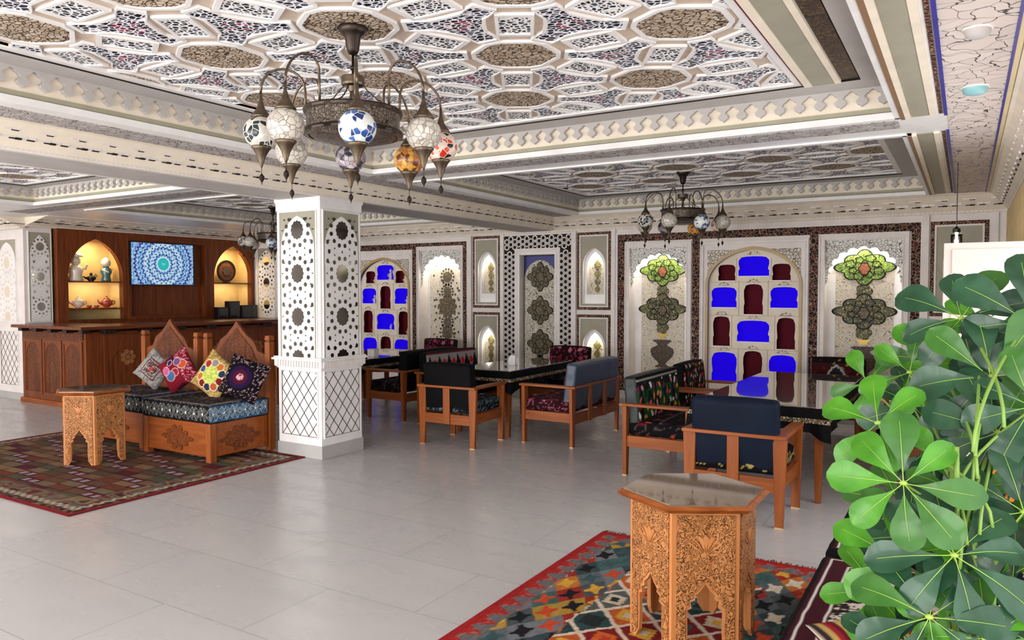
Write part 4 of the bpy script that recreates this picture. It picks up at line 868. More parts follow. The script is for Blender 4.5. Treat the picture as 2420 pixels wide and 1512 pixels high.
def pat(kind, seed=0):
    def fn(P, S):
        u, v = side_uv(P, S); n = len(u); u = u+seed*.37
        if kind == 'tulip':
            c = fill(n, '0f1a14'); c = mixc(c, (vn(u*30, v*14, 3) > .45)*(v < .12)*1., cA('1d4a2c')); c = mixc(c, (v > .2)*1., cA('0a0a0c'))
            c = mixc(c, (np.abs(v-.205) < .008)*1., cA('a8a49c'))
            k = (v < .18)*1.; pc = blobs(u, v, .085, ['d94f6c', 'e9e4da', 'd4a32c', 'c22c34', 'e58a9c', 'd8803c', '7a2a5a', 'f0f0ea'], c, seed, .30, 1.35, .55, .75); return mixc(c, k, pc)
        if kind == 'floral':
            c = fill(n, '0c0c10'); c = mixc(c, (vn(u*35, v*20, 4) > .6)*1., cA('1c3a24'))
            return blobs(u, v, .062, ['d8566e', 'ece6dc', 'd8823c', 'b82c3a', 'e8a0a8', '5a2a4a'], c, seed, .30, 1.25, .6, .65)
        if kind == 'maroon':
            c = fill(n, '2a0c14'); q = vn(u*26, v*26, seed); c = mixc(c, (np.abs(q-.5) < .05)*1., cA('8c4a5a')); return blobs(u, v, .15, ['b0305a', '7a1c34', 'c06a80'], c, seed, .2, 1.1, .5, .8)
        if kind == 'redwhite':
            c = fill(n, '9a9490'); c = mixc(c, ((np.abs(np.mod(u, .2)-.1) < (.09-np.abs(v-.0)*.45)))*1., cA('15161a')); c = mixc(c, ((np.hypot(np.mod(u+.1, .2)-.1, v-.1) < .045))*1., cA('c01c28')); return mixc(c, (np.abs(v) > .21)*1., cA('5c1c28'))
        if kind == 'archmotif':
            c = fill(n, '141013'); c = mixc(c, ((np.abs(u) < .27) & (v > .02) & (v < .19))*1., cA('3c1418')); c = blobs(u, v, .05, ['7c1c20', '8a7a3c', '4a1418'], c, seed, .3, 1, .5, .45) if True else c
            q = np.hypot(np.abs(u)+.06, v-.02); up_ = (v > .02); q = np.where(up_, q, np.abs(u)+.06); r = np.abs(q-.15); c = mixc(c, ((q < .15) & (v < .2))*1., cA('20242c')); c = mixc(c, ((r < .010) & (v < .2))*1., cA('b0aca8')); return mixc(c, ((np.abs(np.abs(u)-.28) < .006) | (np.abs(v-.2) < .006))*1., cA('6a6058'))
        if kind == 'seatdark':
            c = fill(n, '100d10'); q = vn(u*18, v*18, seed); c = mixc(c, (np.abs(q-.5) < .035)*1., cA('4c4440')); c = mixc(c, ((np.abs(np.hypot(u*.7, v)-.16) < .012) & (S == 4))*1., cA('8a7a34')); c = blobs(u, v, .14, ['5a1420', 'b0382c', '3c1c44'], c, seed, .2, 1.5, .5, .5)
            return mixc(c, (np.abs(np.mod(v+.002, .3)-.15) > .145)*1., cA('6a6460'))
        if kind == 'bluepaisley':
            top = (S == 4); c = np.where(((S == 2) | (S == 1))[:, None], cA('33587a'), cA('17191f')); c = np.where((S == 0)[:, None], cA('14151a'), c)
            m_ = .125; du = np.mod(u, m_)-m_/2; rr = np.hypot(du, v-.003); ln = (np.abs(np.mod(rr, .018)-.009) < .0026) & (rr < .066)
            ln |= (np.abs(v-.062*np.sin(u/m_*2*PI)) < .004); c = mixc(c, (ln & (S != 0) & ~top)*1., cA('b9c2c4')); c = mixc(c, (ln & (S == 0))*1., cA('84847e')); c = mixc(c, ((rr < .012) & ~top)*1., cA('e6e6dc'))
            c = np.where(top[:, None], cA('101114'), c); q = vn(u*40, v*40, 2); c = mixc(c, (top & (np.abs(q-.5) < .07))*1., cA('70686c')); ed = np.maximum(np.abs(P[:, 0])/P[:, 0].max(), np.abs(P[:, 1])/P[:, 1].max())
            c = mixc(c, (top & (ed > .80) & (ed < .95))*(vn(u*120, v*120) > .4), cA('9a8c84')); c = mixc(c, (top & (np.hypot(u-.1, v*1.6) < .14))*(q > .45), cA('6a5458')); return c
        if kind == 'goldband':
            c = fill(n, '0d0c0f'); k = (S != 4) & (np.abs(v) < .045); q = vn(u*50, v*50, seed); return mixc(c, (k & (np.abs(q-.5) < .12))*1., cA('a39358'))
        if kind == 'bluegrey_side':
            c = fill(n, '15161a'); q = vn(u*40, v*40, seed); c = mixc(c, (np.abs(q-.5) < .1)*1., cA('5c6a74')); return mixc(c, (np.abs(np.mod(u, .16)-.08) > .074)*1., cA('2f4c66'))
        if kind == 'sofa':
            ed = np.minimum(P[:, 0]-P[:, 0].min(), 9.); ey = np.minimum(P[:, 1]-P[:, 1].min(), P[:, 1].max()-P[:, 1]); e = np.minimum(ed, ey+.0)
            q = vn(u*34, v*34, 1); q2 = vn(u*60, v*60, 5); c = fill(n, 'c9bdb0'); c = mixc(c, (np.abs(q-.5) < .16)*1., cA('1a1416')); c = mixc(c, (np.abs(q2-.5) < .06)*1., cA('2c2224'))
            c = mixc(c, (e < .13)*1., cA('3a0c18')); c = mixc(c, ((e > .045) & (e < .053) | (e > .033) & (e < .037) | (e > .105) & (e < .110) | (e > .12) & (e < .127))*1., cA('d8d2cc')); c = mixc(c, (e < .03)*1., cA('0c090b'))
            return np.where((S < 4)[:, None], cA('0c0a0c'), c)
        return fill(n, kind)
    return fn
# ---------------- armchairs and settees
def chair_frame(t, W_):
    """wooden frame facing +y"""
    y0, y1, zt = -.31, .31, .625
    for sx in (-1, 1):
        x = sx*(W_/2-.05)
        b = MB(); o = sx*.045
        b.hexa([(x-.028, y0+.0, 0), (x+.028, y0+.0, 0), (x+.028, y0+.035, 0), (x-.028, y0+.035, 0)], [(x-.048, y0, zt), (x+.048, y0, zt), (x+.048, y0+.04, zt), (x-.048, y0+.04, zt)], 'wood')
        lg = b.build('leg', t, bevel=.004); b = MB(); b.box(x-.029, x+.029, y0-.001, y0+.036, 0, .008, 'brass_foot'); b.build('glide', lg)
        b = MB(); b.hexa([(x-.03, y1-.035, 0), (x+.03, y1-.035, 0), (x+.03, y1, 0), (x-.03, y1, 0)], [(x-.045, y1-.04, zt), (x+.045, y1-.04, zt), (x+.045, y1, zt), (x-.045, y1, zt)], 'wood')
        lg = b.build('leg', t, bevel=.004); b = MB(); b.box(x-.031, x+.031, y1-.036, y1+.001, 0, .008, 'brass_foot'); b.build('glide', lg)
        b = MB(); b.hexa([(x-.045, y0+.04, .625), (x+.045, y0+.04, .625), (x+.045, y1+.03, .625), (x-.045, y1+.03, .625)], [(x-.045, y0+.04, .65), (x+.045, y0+.04, .65), (x+.045, y1+.03, .65), (x-.045, y1+.03, .65)], 'wood_y'); b.build('armrest', t, bevel=.004)
        b = MB(); b.box(x-.02, x+.02, y0+.03, y1-.03, .26, .36, 'wood_y'); b.build('side_rail', t, bevel=.003)
    b = MB(); b.box(-W_/2, W_/2, y0-.03, y0+.045, .625, .65, 'wood_h'); b.build('top_rail', t, bevel=.004)
    b = MB(); b.box(-W_/2+.08, W_/2-.08, y0+.005, y0+.03, .24, .345, 'wood_h'); b.build('seat_rail', t, bevel=.003)
    b = MB(); b.box(-W_/2+.08, W_/2-.08, y1-.03, y1-.005, .26, .345, 'wood_h'); b.build('seat_rail', t, bevel=.003)
    ns = 1 if W_ < 1 else 2
    for i in range(ns):
        x = (i+1)/(ns+1)*(W_-.1)-(W_-.1)/2; b = MB(); b.box(x-.042, x+.042, y0-.012, y0+.006, .24, .625, 'wood'); b.build('back_slat', t, bevel=.003)
def chair(name, label, cat, x, y, rz, W_, back='floral', seat='seatdark', cover='navy', group=None, n=1, seed=0, lean=.10):
    t = thing(name, label, cat, (x, y, 0), rz, group); chair_frame(t, W_)
    wi = W_-.15
    o = rbox('seat_cushion', wi+.03, .60, .13, .03, pat(seat, seed), parent=t, puff=.012); o.location = (0, .02, .425)
    for i in range(n):
        q = rbox('back_cushion', wi/n+(.02 if n == 1 else -.004), .13, .50, .03, pat(back, seed+i), 'textile', cover, 2, t, .012)
        q.location = (((i+.5)/n-.5)*wi, -.245, .635); q.rotation_euler = (lean, 0, 0)
    return t
HP = PI/2
gR, gM, gL = 'seats around the right table', 'seats around the middle table', 'seats around the left table'
chair('armchair', 'wooden armchair with navy back cushion seen from behind, nearest to the carved hexagonal table', 'chair', -1.405, 5.69, 0, .74, 'floral', 'goldband', 'navy', gR)
chair('settee', 'wooden settee with tulip patterned dark green back cushion, left of the right table', 'settee', -2.31, 6.87, -HP, 1.26, 'tulip', 'seatdark', 'dark_green_cloth', gR, seed=1)
chair('armchair', 'wooden armchair with pink and orange floral back cushion behind the tulip settee', 'chair', -2.32, 8.02, -HP, .86, 'floral', 'seatdark', 'black_cloth', gR, seed=2)
chair('armchair', 'wooden armchair with pointed arch motif on its cushion, far end of right table', 'chair', -1.26, 9.10, PI, .74, 'archmotif', 'seatdark', 'black_cloth', gR)
chair('settee', 'dark cushioned wooden settee right of the right table, mostly behind the foliage', 'settee', -.36, 7.62, HP, 1.26, 'maroon', 'seatdark', 'black_cloth', gR, seed=3)
chair('armchair', 'wooden armchair with black back cushion seen from behind, near end of middle table', 'chair', -4.72, 6.76, .03, .74, 'floral', 'bluegrey_side', 'black_cloth', gM, seed=4)
chair('settee', 'wooden settee with blue grey back cushion seen from behind, right of the middle table', 'settee', -3.83, 7.68, HP, 1.28, 'maroon', 'maroon', 'blue_grey', gM, seed=5)
chair('armchair', 'wooden armchair with maroon floral cushion at the far end of the middle table', 'chair', -4.74, 9.17, PI, .74, 'maroon', 'seatdark', 'black_cloth', gM, seed=6)
chair('settee', 'wooden settee with red, white and black cushion left of the middle table', 'settee', -5.54, 8.0, -HP, 1.26, 'redwhite', 'seatdark', 'black_cloth', gM, seed=0, n=1)
chair('settee', 'wooden settee with black cushion right of the left table, back to back with another', 'settee', -6.38, 8.0, HP, 1.26, 'floral', 'seatdark', 'black_cloth', gL, seed=8)
chair('armchair', 'wooden armchair with dark patterned cushion at the far end of the left table', 'chair', -7.28, 9.55, PI, .74, 'maroon', 'seatdark', 'black_cloth', gL, seed=9)
chair('settee', 'wooden settee with black cushion left of the left table, mostly hidden by the column', 'settee', -8.2, 8.1, -HP, 1.26, 'maroon', 'seatdark', 'black_cloth', gL, seed=10)
# ---------------- tables with black cloths
def dining(x0, x1, y0, y1, lab, seed):
    cx, cy = (x0+x1)/2, (y0+y1)/2; hx_, hy_ = (x1-x0)/2, (y1-y0)/2
    t = thing('dining_table', 'wooden dining table under a black cloth, '+lab, 'table', (cx, cy, 0), group='dining tables')
    b = MB(); b.box(-hx_, hx_, -hy_, hy_, .705, .735, 'wood_h'); b.build('tabletop', t); b = MB(); b.box(-hx_+.05, hx_-.05, -hy_+.05, hy_-.05, .63, .705, 'wood_dark'); b.build('apron', t)
    for sx in (-1, 1):
        for sy in (-1, 1):
            x, y = sx*(hx_-.05), sy*(hy_-.05); b = MB(); b.hexa([(x-.022, y-.022, 0), (x+.022, y-.022, 0), (x+.022, y+.022, 0), (x-.022, y+.022, 0)], [(x-.035, y-.035, .705), (x+.035, y-.035, .705), (x+.035, y+.035, .705), (x-.035, y+.035, .705)], 'wood'); b.build('leg', t, bevel=.004)
    # cloth
    ex, ey = hx_+.012, hy_+.012; per = []; N1 = 44
    for (ax, ay), (bx, by) in (((-ex, -ey), (ex, -ey)), ((ex, -ey), (ex, ey)), ((ex, ey), (-ex, ey)), ((-ex, ey), (-ex, -ey))):
        for i in range(N1): f = i/N1; per.append((ax+(bx-ax)*f, ay+(by-ay)*f, min(f, 1-f)))
    rows = [(.743, 0, 0), (.738, .008, 0), (.675, .012, .003), (.668, .016, .004), (.632, .018, .006), (.626, .014, .008), (.57, .02, .016)]
    b = MB(); vs = []; rnd = random.Random(seed)
    for ri, (z, off, wv) in enumerate(rows):
        for k, (x, y, f) in enumerate(per):
            nrm = V3((x/ex, y/ey, 0)); mx_ = max(abs(nrm.x), abs(nrm.y)); nx = (1 if nrm.x > .999 else -1 if nrm.x < -.999 else 0); ny = (1 if nrm.y > .999 else -1 if nrm.y < -.999 else 0)
            o_ = off+wv*math.sin(k*.9+seed)+(.02*max(0, 1-f*14)*ri/6); dz = (-.09*max(0, 1-f*9)-.012*math.sin(k*.5+seed)) if ri == 6 else 0
            vs.append((x+nx*o_, y+ny*o_, z+dz))
    n = len(per); mats_ = ['black_cloth', 'black_cloth', 'gold_braid', 'gold_braid', 'gold_braid', 'black_cloth']
    mats_ = ['black_cloth', 'black_cloth', 'black_cloth', 'gold_braid', 'black_cloth', 'black_cloth']
    for ri in range(6): b.add(vs[ri*n:(ri+2)*n], [(k, (k+1) % n, n+(k+1) % n, n+k) for k in range(n)], mats_[ri])
    b.box(-ex, ex, -ey, ey, .736, .744, 'black_cloth')
    o = b.build('tablecloth', None, loc=(cx, cy, 0)); tag(o, 'black tablecloth with a gold braid edge on the '+lab, 'tablecloth', 'black tablecloths')
    b = MB(); b.box(-hx_, hx_, -hy_, hy_, .7445, .7545, 'black_glass'); o = b.build('glass_top', None, loc=(cx, cy, 0), bevel=.003); tag(o, 'dark reflective glass sheet covering the '+lab, 'glass', 'table glass sheets')
dining(-1.93, -.91, 6.16, 8.72, 'right table beside the foliage', 1)
dining(-5.15, -4.38, 7.20, 8.76, 'middle table of the three', 2)
dining(-7.82, -6.80, 7.1, 9.1, 'left table behind the column', 3)
t = thing('box', 'white box with a green ornament on the left table', 'box', (-6.98, 7.85, .755)); b = MB(); b.box(-.06, .06, -.05, .05, 0, .10, 'white_gloss'); b.build('carton', t, bevel=.003); b = MB(); b.box(-.062, .062, -.052, .052, .10, .108, 'white_paint'); b.build('lid', t)
t = thing('napkin_holder', 'white napkin holder standing on the middle table', 'holder', (-4.72, 7.83, .755)); b = MB(); b.box(-.05, .05, -.03, .03, 0, .02, 'white_gloss'); b.box(-.05, .05, -.03, -.022, .02, .09, 'white_gloss'); b.box(-.05, .05, .022, .03, .02, .09, 'white_gloss'); b.build('stand', t, bevel=.004)
b = MB(); b.plate(Face((0, 0, 0), (1, 0, 0), (0, 0, 1), (0, 1, 0)), [[(-.04, .02), (.04, .02), (.045, .11), (.01, .125), (-.035, .115)]], -.018, .018, 'white_gloss'); b.build('napkins', t)

# ================================================================== CARVED HEXAGONAL TABLES
def hex_table(name, label, x, y, rot):
    t = thing(name, label, 'side table', (x, y, 0), rot, 'carved hexagonal side tables'); R = .30; H_ = .675
    ap = R*math.cos(PI/6)
    for k in range(6):
        a = -PI/2+PI/6+k*PI/3; n_ = V3((math.cos(a), math.sin(a), 0)); u_ = V3((-math.sin(a), math.cos(a), 0))
        F = Face(n_*ap, u_, (0, 0, 1), n_); hw = R/2
        hf = [(.075, 0), (.085, .035), (.088, .08), (.086, .24), (.062, .26), (.06, .285), (.045, .30), (.03, .325), (.012, .34), (0, .362)]
        L1 = [(-hw, 0), (-.125, 0), (-.118, .03), (-.088, .05)]
        half = [(-.10, 0), (-.088, .045), (-.086, .12), (-.082, .225), (-.060, .235), (-.066, .262), (-.044, .272), (-.046, .29), (-.022, .312), (0, .345)]
        P = [(-hw, 0)]+[(-.115, 0), (-.082, .05), (-.078, .12), (-.080, .225), (-.060, .235), (-.066, .262), (-.044, .272), (-.046, .290), (-.022, .312), (0, .345)]
        P = P+[(-x_, y_) for x_, y_ in reversed(P[:-1])]+[(hw, H_), (-hw, H_)]
        b = MB(); b.plate(F, [P], -.02, -.002, 'wood_trim_light'); pn = b.build('side_panel', t)
        b = MB(); inner = [(x_*.86 if abs(x_) > .1 else x_, y_+.0) for x_, y_ in P[1:-3]]
        Q = [(-hw+.02, .015)]+[(-.105, .03), (-.090, .055), (-.087, .12), (-.089, .235), (-.072, .245), (-.075, .272), (-.055, .282), (-.056, .300), (-.03, .325), (0, .36)]
        Q = Q+[(-x_, y_) for x_, y_ in reversed(Q[:-1])]+[(hw-.02, H_-.02), (-hw+.02, H_-.02)]
        b.plate(F, [Q], -.002, .004, 'wood_carved')
        # palmette relief
        for j in range(7):
            an = PI/2+(j-3)*.32; cx_, cy_ = .075*math.cos(an), .48+.075*math.sin(an)
            b.plate(F, [[(cx_*.2, .48+(cy_-.48)*.2), (cx_-.014*math.sin(an), cy_+.014*math.cos(an)*-1), (cx_*1.15, .48+(cy_-.48)*1.15), (cx_+.014*math.sin(an), cy_+.014*math.cos(an))]], .004, .008, 'wood_trim_light')
        b.build('carving', pn)
    b = MB(); rt_ = .345
    b.add([(rt_*math.cos(-PI/2+k*PI/3), rt_*math.sin(-PI/2+k*PI/3), H_) for k in range(6)]+[((rt_+.02)*math.cos(-PI/2+k*PI/3), (rt_+.02)*math.sin(-PI/2+k*PI/3), H_+.018) for k in range(6)]+[(rt_*math.cos(-PI/2+k*PI/3), rt_*math.sin(-PI/2+k*PI/3), H_+.03) for k in range(6)],
          [(k, (k+1) % 6, 6+(k+1) % 6, 6+k) for k in range(6)]+[(6+k, 6+(k+1) % 6, 12+(k+1) % 6, 12+k) for k in range(6)]+[tuple(range(12, 18)), tuple(reversed(range(6)))], 'wood_h'); b.build('top', t)
    b = MB(); b.plate(Face((0, 0, H_+.03), (1, 0, 0), (0, 1, 0), (0, 0, 1)), [poly(0, 0, rt_-.01, 6, -PI/2)], 0, .006, 'brown_glass'); b.build('glass', t)
    return t
plain('brown_glass', 'c4b4a4', .04, metal=.75, var=.1)
hex_table('hexagonal_table', 'carved wooden hexagonal table with reflective glass top in the foreground', -1.10, 3.50, 0)
hex_table('hexagonal_table', 'carved wooden hexagonal table in front of the corner bench and bar', -7.27, 4.14, 0)

# ================================================================== RUGS
def rug(name, label, x0, x1, y0, y1, fn, fringe, z=.0):
    t = thing(name, label, 'rug', ((x0+x1)/2, (y0+y1)/2, z)); hx_, hy_ = (x1-x0)/2, (y1-y0)/2; F = Face((0, 0, 0), (1, 0, 0), (0, 1, 0), (0, 0, 1))
    nu, nv = int((x1-x0)/.008), int((y1-y0)/.008); P, fs, cc = grid(F, -hx_, hx_, -hy_, hy_, nu, nv, lambda u, v: fn(u, v, hx_, hy_), .009, lambda u, v: .0015*vn(u*9, v*9))
    colour_mesh('woven_field', P, fs, cc, 'rug', t)
    b = MB(); b.box(-hx_, hx_, -hy_, hy_, .001, .0075, fringe[1]); b.build('backing', t)
    b = MB(); 
    for yy in fringe[0]:
        s_ = 1 if yy > 0 else -1
        for i in range(int(2*hx_/.014)):
            x = -hx_+i*.014+random.uniform(-.003, .003); l = random.uniform(.03, .055); dx = random.uniform(-.015, .015)
            b.hexa([(x-.003, s_*hy_, .002), (x+.003, s_*hy_, .002), (x+dx+.002, s_*(hy_+l), .002), (x+dx-.002, s_*(hy_+l), .002)], [(x-.003, s_*hy_, .007), (x+.003, s_*hy_, .007), (x+dx+.002, s_*(hy_+l), .004), (x+dx-.002, s_*(hy_+l), .004)], 'fringe_mat')
    if b.v: b.build('fringe', t)
    return t
plain('fringe_mat', '6a4a44', .9, var=.4, scale=60); plain('rug_red', '9a2c28', .9); plain('rug_maroon', '6a2028', .9)
def kilim_near(u, v, hx_, hy_):
    n = len(u); sc_ = 1.0; wob = (vn(u*25, v*25)-.5)*.012
    u = u+wob; e = np.minimum(np.minimum(u+hx_, hx_-u), np.minimum(v+hy_, hy_-v))
    # centre: diamonds in a cream lattice with serrated stars
    a = (u/.27+v/.30)*1.0; b_ = (u/.27-v/.30); ia, ib = np.floor(a), np.floor(b_); fa, fb = a-ia-.5, b_-ib-.5
    c = pick(hsh(ia, ib, 1), ['7c2226', '2c464a', 'b85a2c', '585c5e', '34464a', '2f4a4c'])
    star = np.maximum(np.abs(fa), np.abs(fb)); zig = np.abs(np.mod((fa-fb)*14, 1)-.5)*.12; st = (np.abs(fa)+np.abs(fb)*.9+zig < .40)
    c = mixc(c, st*1., pick(hsh(ia, ib, 2), ['d0a03c', '3c5a5c', 'c8622c', 'c9b9a0', '28302f'])); c = mixc(c, ((np.abs(fa)+np.abs(fb)+zig < .2))*1., pick(hsh(ia, ib, 3), ['28302f', 'b8402c', 'cfa040', 'd8c8b0']))
    c = mixc(c, (star > .442)*1., cA('d8c8b4'))
    # outer band of colour blocks
    a2 = u/.17+v/.26; b2 = u/.17-v/.26; i2, j2 = np.floor(a2), np.floor(b2); f2, g2 = a2-i2-.5, b2-j2-.5
    band = pick(hsh(i2, j2, 5), ['963028', 'b87034', '38484c', 'a8863c', '5c6468', '4a5254', '44605c', '70747a'])
    band = mixc(band, ((np.abs(f2*g2) < .028) & (np.maximum(np.abs(f2), np.abs(g2)) < .42))*1., pick(hsh(i2, j2, 6), ['d8ccb8', '1c1c20', 'd0a03c', 'c04a2c', '3c5458']))
    c = np.where((e < .44)[:, None], band, c)
    t = np.mod(np.where(np.minimum(u+hx_, hx_-u) < np.minimum(v+hy_, hy_-v), v, u), .13)/.13; tri = np.abs(t-.5)*2
    c = np.where((e < .15)[:, None], np.where((((e-.04)/.11) < tri)[:, None], cA('a52c28'), cA('6a6668')), c)
    c = mixc(c, ((e < .15) & (e > .05) & (np.abs(((e-.04)/.11)-tri*.6-.05) < .12))*(vn(u*60, v*60) > .5), cA('8c6a64'))
    c = np.where((e < .045)[:, None], cA('9c2424'), c)
    return c*(.78+.4*vn(u*160, v*30, 7))[:, None]
rug('kilim_rug', 'multicoloured kilim with red zigzag border under the foreground table', -2.1, -.50, 1.75, 4.68, kilim_near, ([1], 'rug_red'))
def kilim_far(u, v, hx_, hy_):
    e1 = np.minimum(u+hx_, hx_-u); e2 = np.minimum(v+hy_, hy_-v); e = np.minimum(e1, e2); uu = u+(vn(u*12, v*12)-.5)*.02
    su, sv = .235, .115; j = np.floor((v+hy_)/sv); i = np.floor((uu+hx_+j*.045)/su); fu = np.mod((uu+hx_+j*.045)/su, 1); fv = np.mod((v+hy_)/sv, 1)
    d_ = np.mod(i+j, 4); c = pick(hsh(i, j, 1), ['7e6048', '6e4c3a', '7a6a52', '8a6c50', '5c4a3c', '74402f'])
    c = np.where((d_ == 0)[:, None], cA('5c2430'), c); c = mixc(c, ((d_ == 0) & (np.abs(np.mod(fu*2, 1)-.5) < .3) & (np.abs(fv-.5) < .3) & (hsh(i, j, 8) > .35))*1., cA('a8949c'))
    c = mixc(c, ((hsh(i, j, 4) > .86) & (d_ != 0))*1., cA('565646')); c = mixc(c, ((fu < .05) | (fv < .07))*1., cA('3a1c18'))
    bd = pick(vn(u*11, v*11, 2)*.999, ['6c3434', '806c50', '6a6262', '7a4038', '86785a', '54302c']); c = np.where((e < .30)[:, None], bd, c)
    t = np.mod(np.where(e1 < e2, v, u), .09)/.09; c = mixc(c, ((e < .16) & (e > .09) & (np.abs((e-.09)/.07-np.abs(t-.5)*2) < .35))*1., cA('bcb09c')); c = mixc(c, ((e < .09) & (e > .03) & (vn(u*40, v*40) > .45))*1., cA('4a2420'))
    c = np.where((e < .035)[:, None], cA('98282a'), c); return c*(.62+.36*vn(u*120, v*40, 5))[:, None]
rug('kilim_rug', 'muted maroon and brown checked kilim under the corner bench', -9.05, -5.60, 2.98, 5.30, kilim_far, ([], 'rug_maroon'))

# ================================================================== CORNER BENCH
def bench(label, x0, x1, y0, y1, zoff=0):
    cx, cy = (x0+x1)/2, (y0+y1)/2; a, c = (x1-x0)/2, (y1-y0)/2
    t = thing('bench', label, 'bench', (cx, cy, .009), group='carved wooden bench sections')
    b = MB(); b.box(-a+.02, a-.02, -c+.02, c-.02, .05, .37, 'wood_bench'); b.build('seat_box', t)
    for sx in (-1, 1):
        b = MB(); b.box(sx*a-.035*(sx+1), sx*a-.035*(sx-1), -c, -c+.07, 0, .375, 'wood'); b.build('corner_post', t, bevel=.004)
        b = MB(); x = sx*(a-.035); b.box(x-.035, x+.035, c-.0, c+.07, 0, 1.12, 'wood'); b.box(x-.028, x+.028, c+.007, c+.063, 1.12, 1.14, 'wood_dark'); b.hexa([(x-.036, c-.002, 1.14), (x+.036, c-.002, 1.14), (x+.036, c+.072, 1.14), (x-.036, c+.072, 1.14)], [(x-.03, c+.004, 1.185), (x+.03, c+.004, 1.185), (x+.03, c+.066, 1.185), (x-.03, c+.066, 1.185)], 'wood'); b.build('tall_post', t, bevel=.003)
    F0 = Face((0, -c+.02, 0), (1, 0, 0), (0, 0, 1), (0, -1, 0)); F1 = Face((a-.02, 0, 0), (0, 1, 0), (0, 0, 1), (1, 0, 0))
    for F, hw in ((F0, a), (F1, c)):
        b = MB(); b.plate(F, [lobed(0, .20, .19, .115, 10, .3, .3)], 0, .008, 'wood_bench_carved'); b.ring(F, -hw+.06, hw-.06, .055, .365, .012, 0, .006, 'wood_bench'); b.build('carved_motif', t)
    FB_ = Face((0, c+.035, 0), (1, 0, 0), (0, 0, 1), (0, -1, 0))
    cr = [(-a+.07, .98), (-a*.62, 1.02), (-a*.5, 1.12), (-a*.30, 1.18), (-a*.12, 1.26), (0, 1.33)]; cr = cr+[(-x_, z_) for x_, z_ in reversed(cr[:-1])]
    b = MB(); b.plate(FB_, [[(-a+.07, .37)]+cr+[(a-.07, .37)]], -.015, .015, 'wood_dark'); b.build('backrest', t)
    b = MB(); b.plate(FB_, [[(-a*.6, .92), (-a*.45, 1.05), (-a*.25, 1.14), (0, 1.25), (a*.25, 1.14), (a*.45, 1.05), (a*.6, .92), (a*.3, .88), (0, .90), (-a*.3, .88)]], .015, .022, 'wood_dark_carved'); b.build('crest_carving', t)
    o = rbox('seat_mattress', 2*a+.0, 2*c-.005, .175, .025, pat('bluepaisley'), parent=None, puff=.01, res=.008); o.location = (cx, cy-.012, .384+.0875); return t, o
t, o = bench('right carved bench section next to the column, with carved box seat and pointed backrest', -7.2, -6.14, 4.60, 5.32)
tag(o, 'blue and black patterned mattress on the bench section nearer the column', 'mattress', 'bench mattresses')
t, o = bench('left carved bench section behind the small hexagonal table', -8.34, -7.30, 4.66, 5.32)
tag(o, 'blue and black patterned mattress on the bench section behind the small hexagonal table', 'mattress', 'bench mattresses')
def pillow(name, label, loc, size, rot, fn, back, group=None):
    n = 56; u = np.linspace(-1, 1, n+1); UU, VV = np.meshgrid(u, u); UU = UU.ravel(); VV = VV.ravel()
    k = np.clip((1-UU**2), 0, 1)**.55*np.clip((1-VV**2), 0, 1)**.55; pin = 1-.07*(1-np.abs(UU)**2)*np.abs(VV)**3; pin2 = 1-.07*(1-np.abs(VV)**2)*np.abs(UU)**3
    X = UU*size/2*pin2; Z = VV*size/2*pin; Y = .075*k+(vn(UU*3, VV*3)-.5)*.012*k
    A = np.stack([X, -Y, Z], 1); B = np.stack([X, Y, Z], 1); P = np.concatenate([A, B]); i = np.arange(n)[None]+(n+1)*np.arange(n)[:, None]; i = i.ravel(); f = np.stack([i, i+1, i+n+2, i+n+1], 1)
    F_ = np.concatenate([f, f[:, ::-1]+len(A)]); cc = np.concatenate([fn(UU, VV), fill(len(B), back)])
    o = colour_mesh(name, P, F_, cc, 'textile'); o.location = loc; o.rotation_euler = rot; return tag(o, label, 'pillow', group)
def p_grey(u, v):
    n = len(u); c = pick(vn(u*14, v*14)*.99, ['8c8a88', 'a8a4a0', '6c6a6a', '989490']); s_ = np.maximum(np.abs(u), np.abs(v)); c = mixc(c, ((s_ < .56) & (s_ > .48))*1., cA('6a2420')); c = mixc(c, (s_ < .42)*(vn(u*20, v*20) > .45), cA('3c2c28')); c = mixc(c, ((s_ < .25) & (s_ > .18))*1., cA('8c342c')); return mixc(c, (np.hypot(u, v) < .13)*1., cA('b03a34'))
def p_red(u, v):
    c = fill(len(u), '7c1424'); c = mixc(c, (np.abs(v+.1) < .35)*(vn(u*3, v*3, 1) > .45), cA('3c1028')); c = mixc(c, (np.abs(v-.62) < .35)*(vn(u*18, v*18) > .62), cA('c08088'))
    for (x, y, r, h) in ((-.1, .55, .22, 'c4532c'), (-.35, .35, .2, '6a4a78'), (.1, .0, .2, 'a01c34'), (.15, -.35, .26, '40688c'), (-.25, -.5, .22, 'c05a8c'), (-.55, -.1, .15, '2c2450')):
        d = np.hypot(u-x, v-y); c = mixc(c, (d < r+.04)*1., cA('c8a8a8')); c = mixc(c, (d < r)*1., cA(h))
    return c
def p_gold(u, v):
    c = pick(vn(u*12, v*12)*.99, ['a88c50', 'c4a868', '94783c', 'b89a5c']); d = np.hypot(u, v)
    for k in range(10):
        a = k*2*PI/10; x, y = .62*math.cos(a), .62*math.sin(a); h = ['7a1c20', '28304c', 'c46a2c', '8c8884', 'a02c2c', '34547a', 'c46a2c', '7a1c20', '28304c', 'b85a34'][k]
        dd = np.hypot(u-x, v-y); c = mixc(c, (dd < .23)*1., cA('e0d0a8')); c = mixc(c, (dd < .18)*1., cA(h))
    c = mixc(c, (d < .45)*1., cA('a8b84c')); return mixc(c, (d < .45)*(vn(u*22, v*22, 3) > .55), cA('d4d878'))
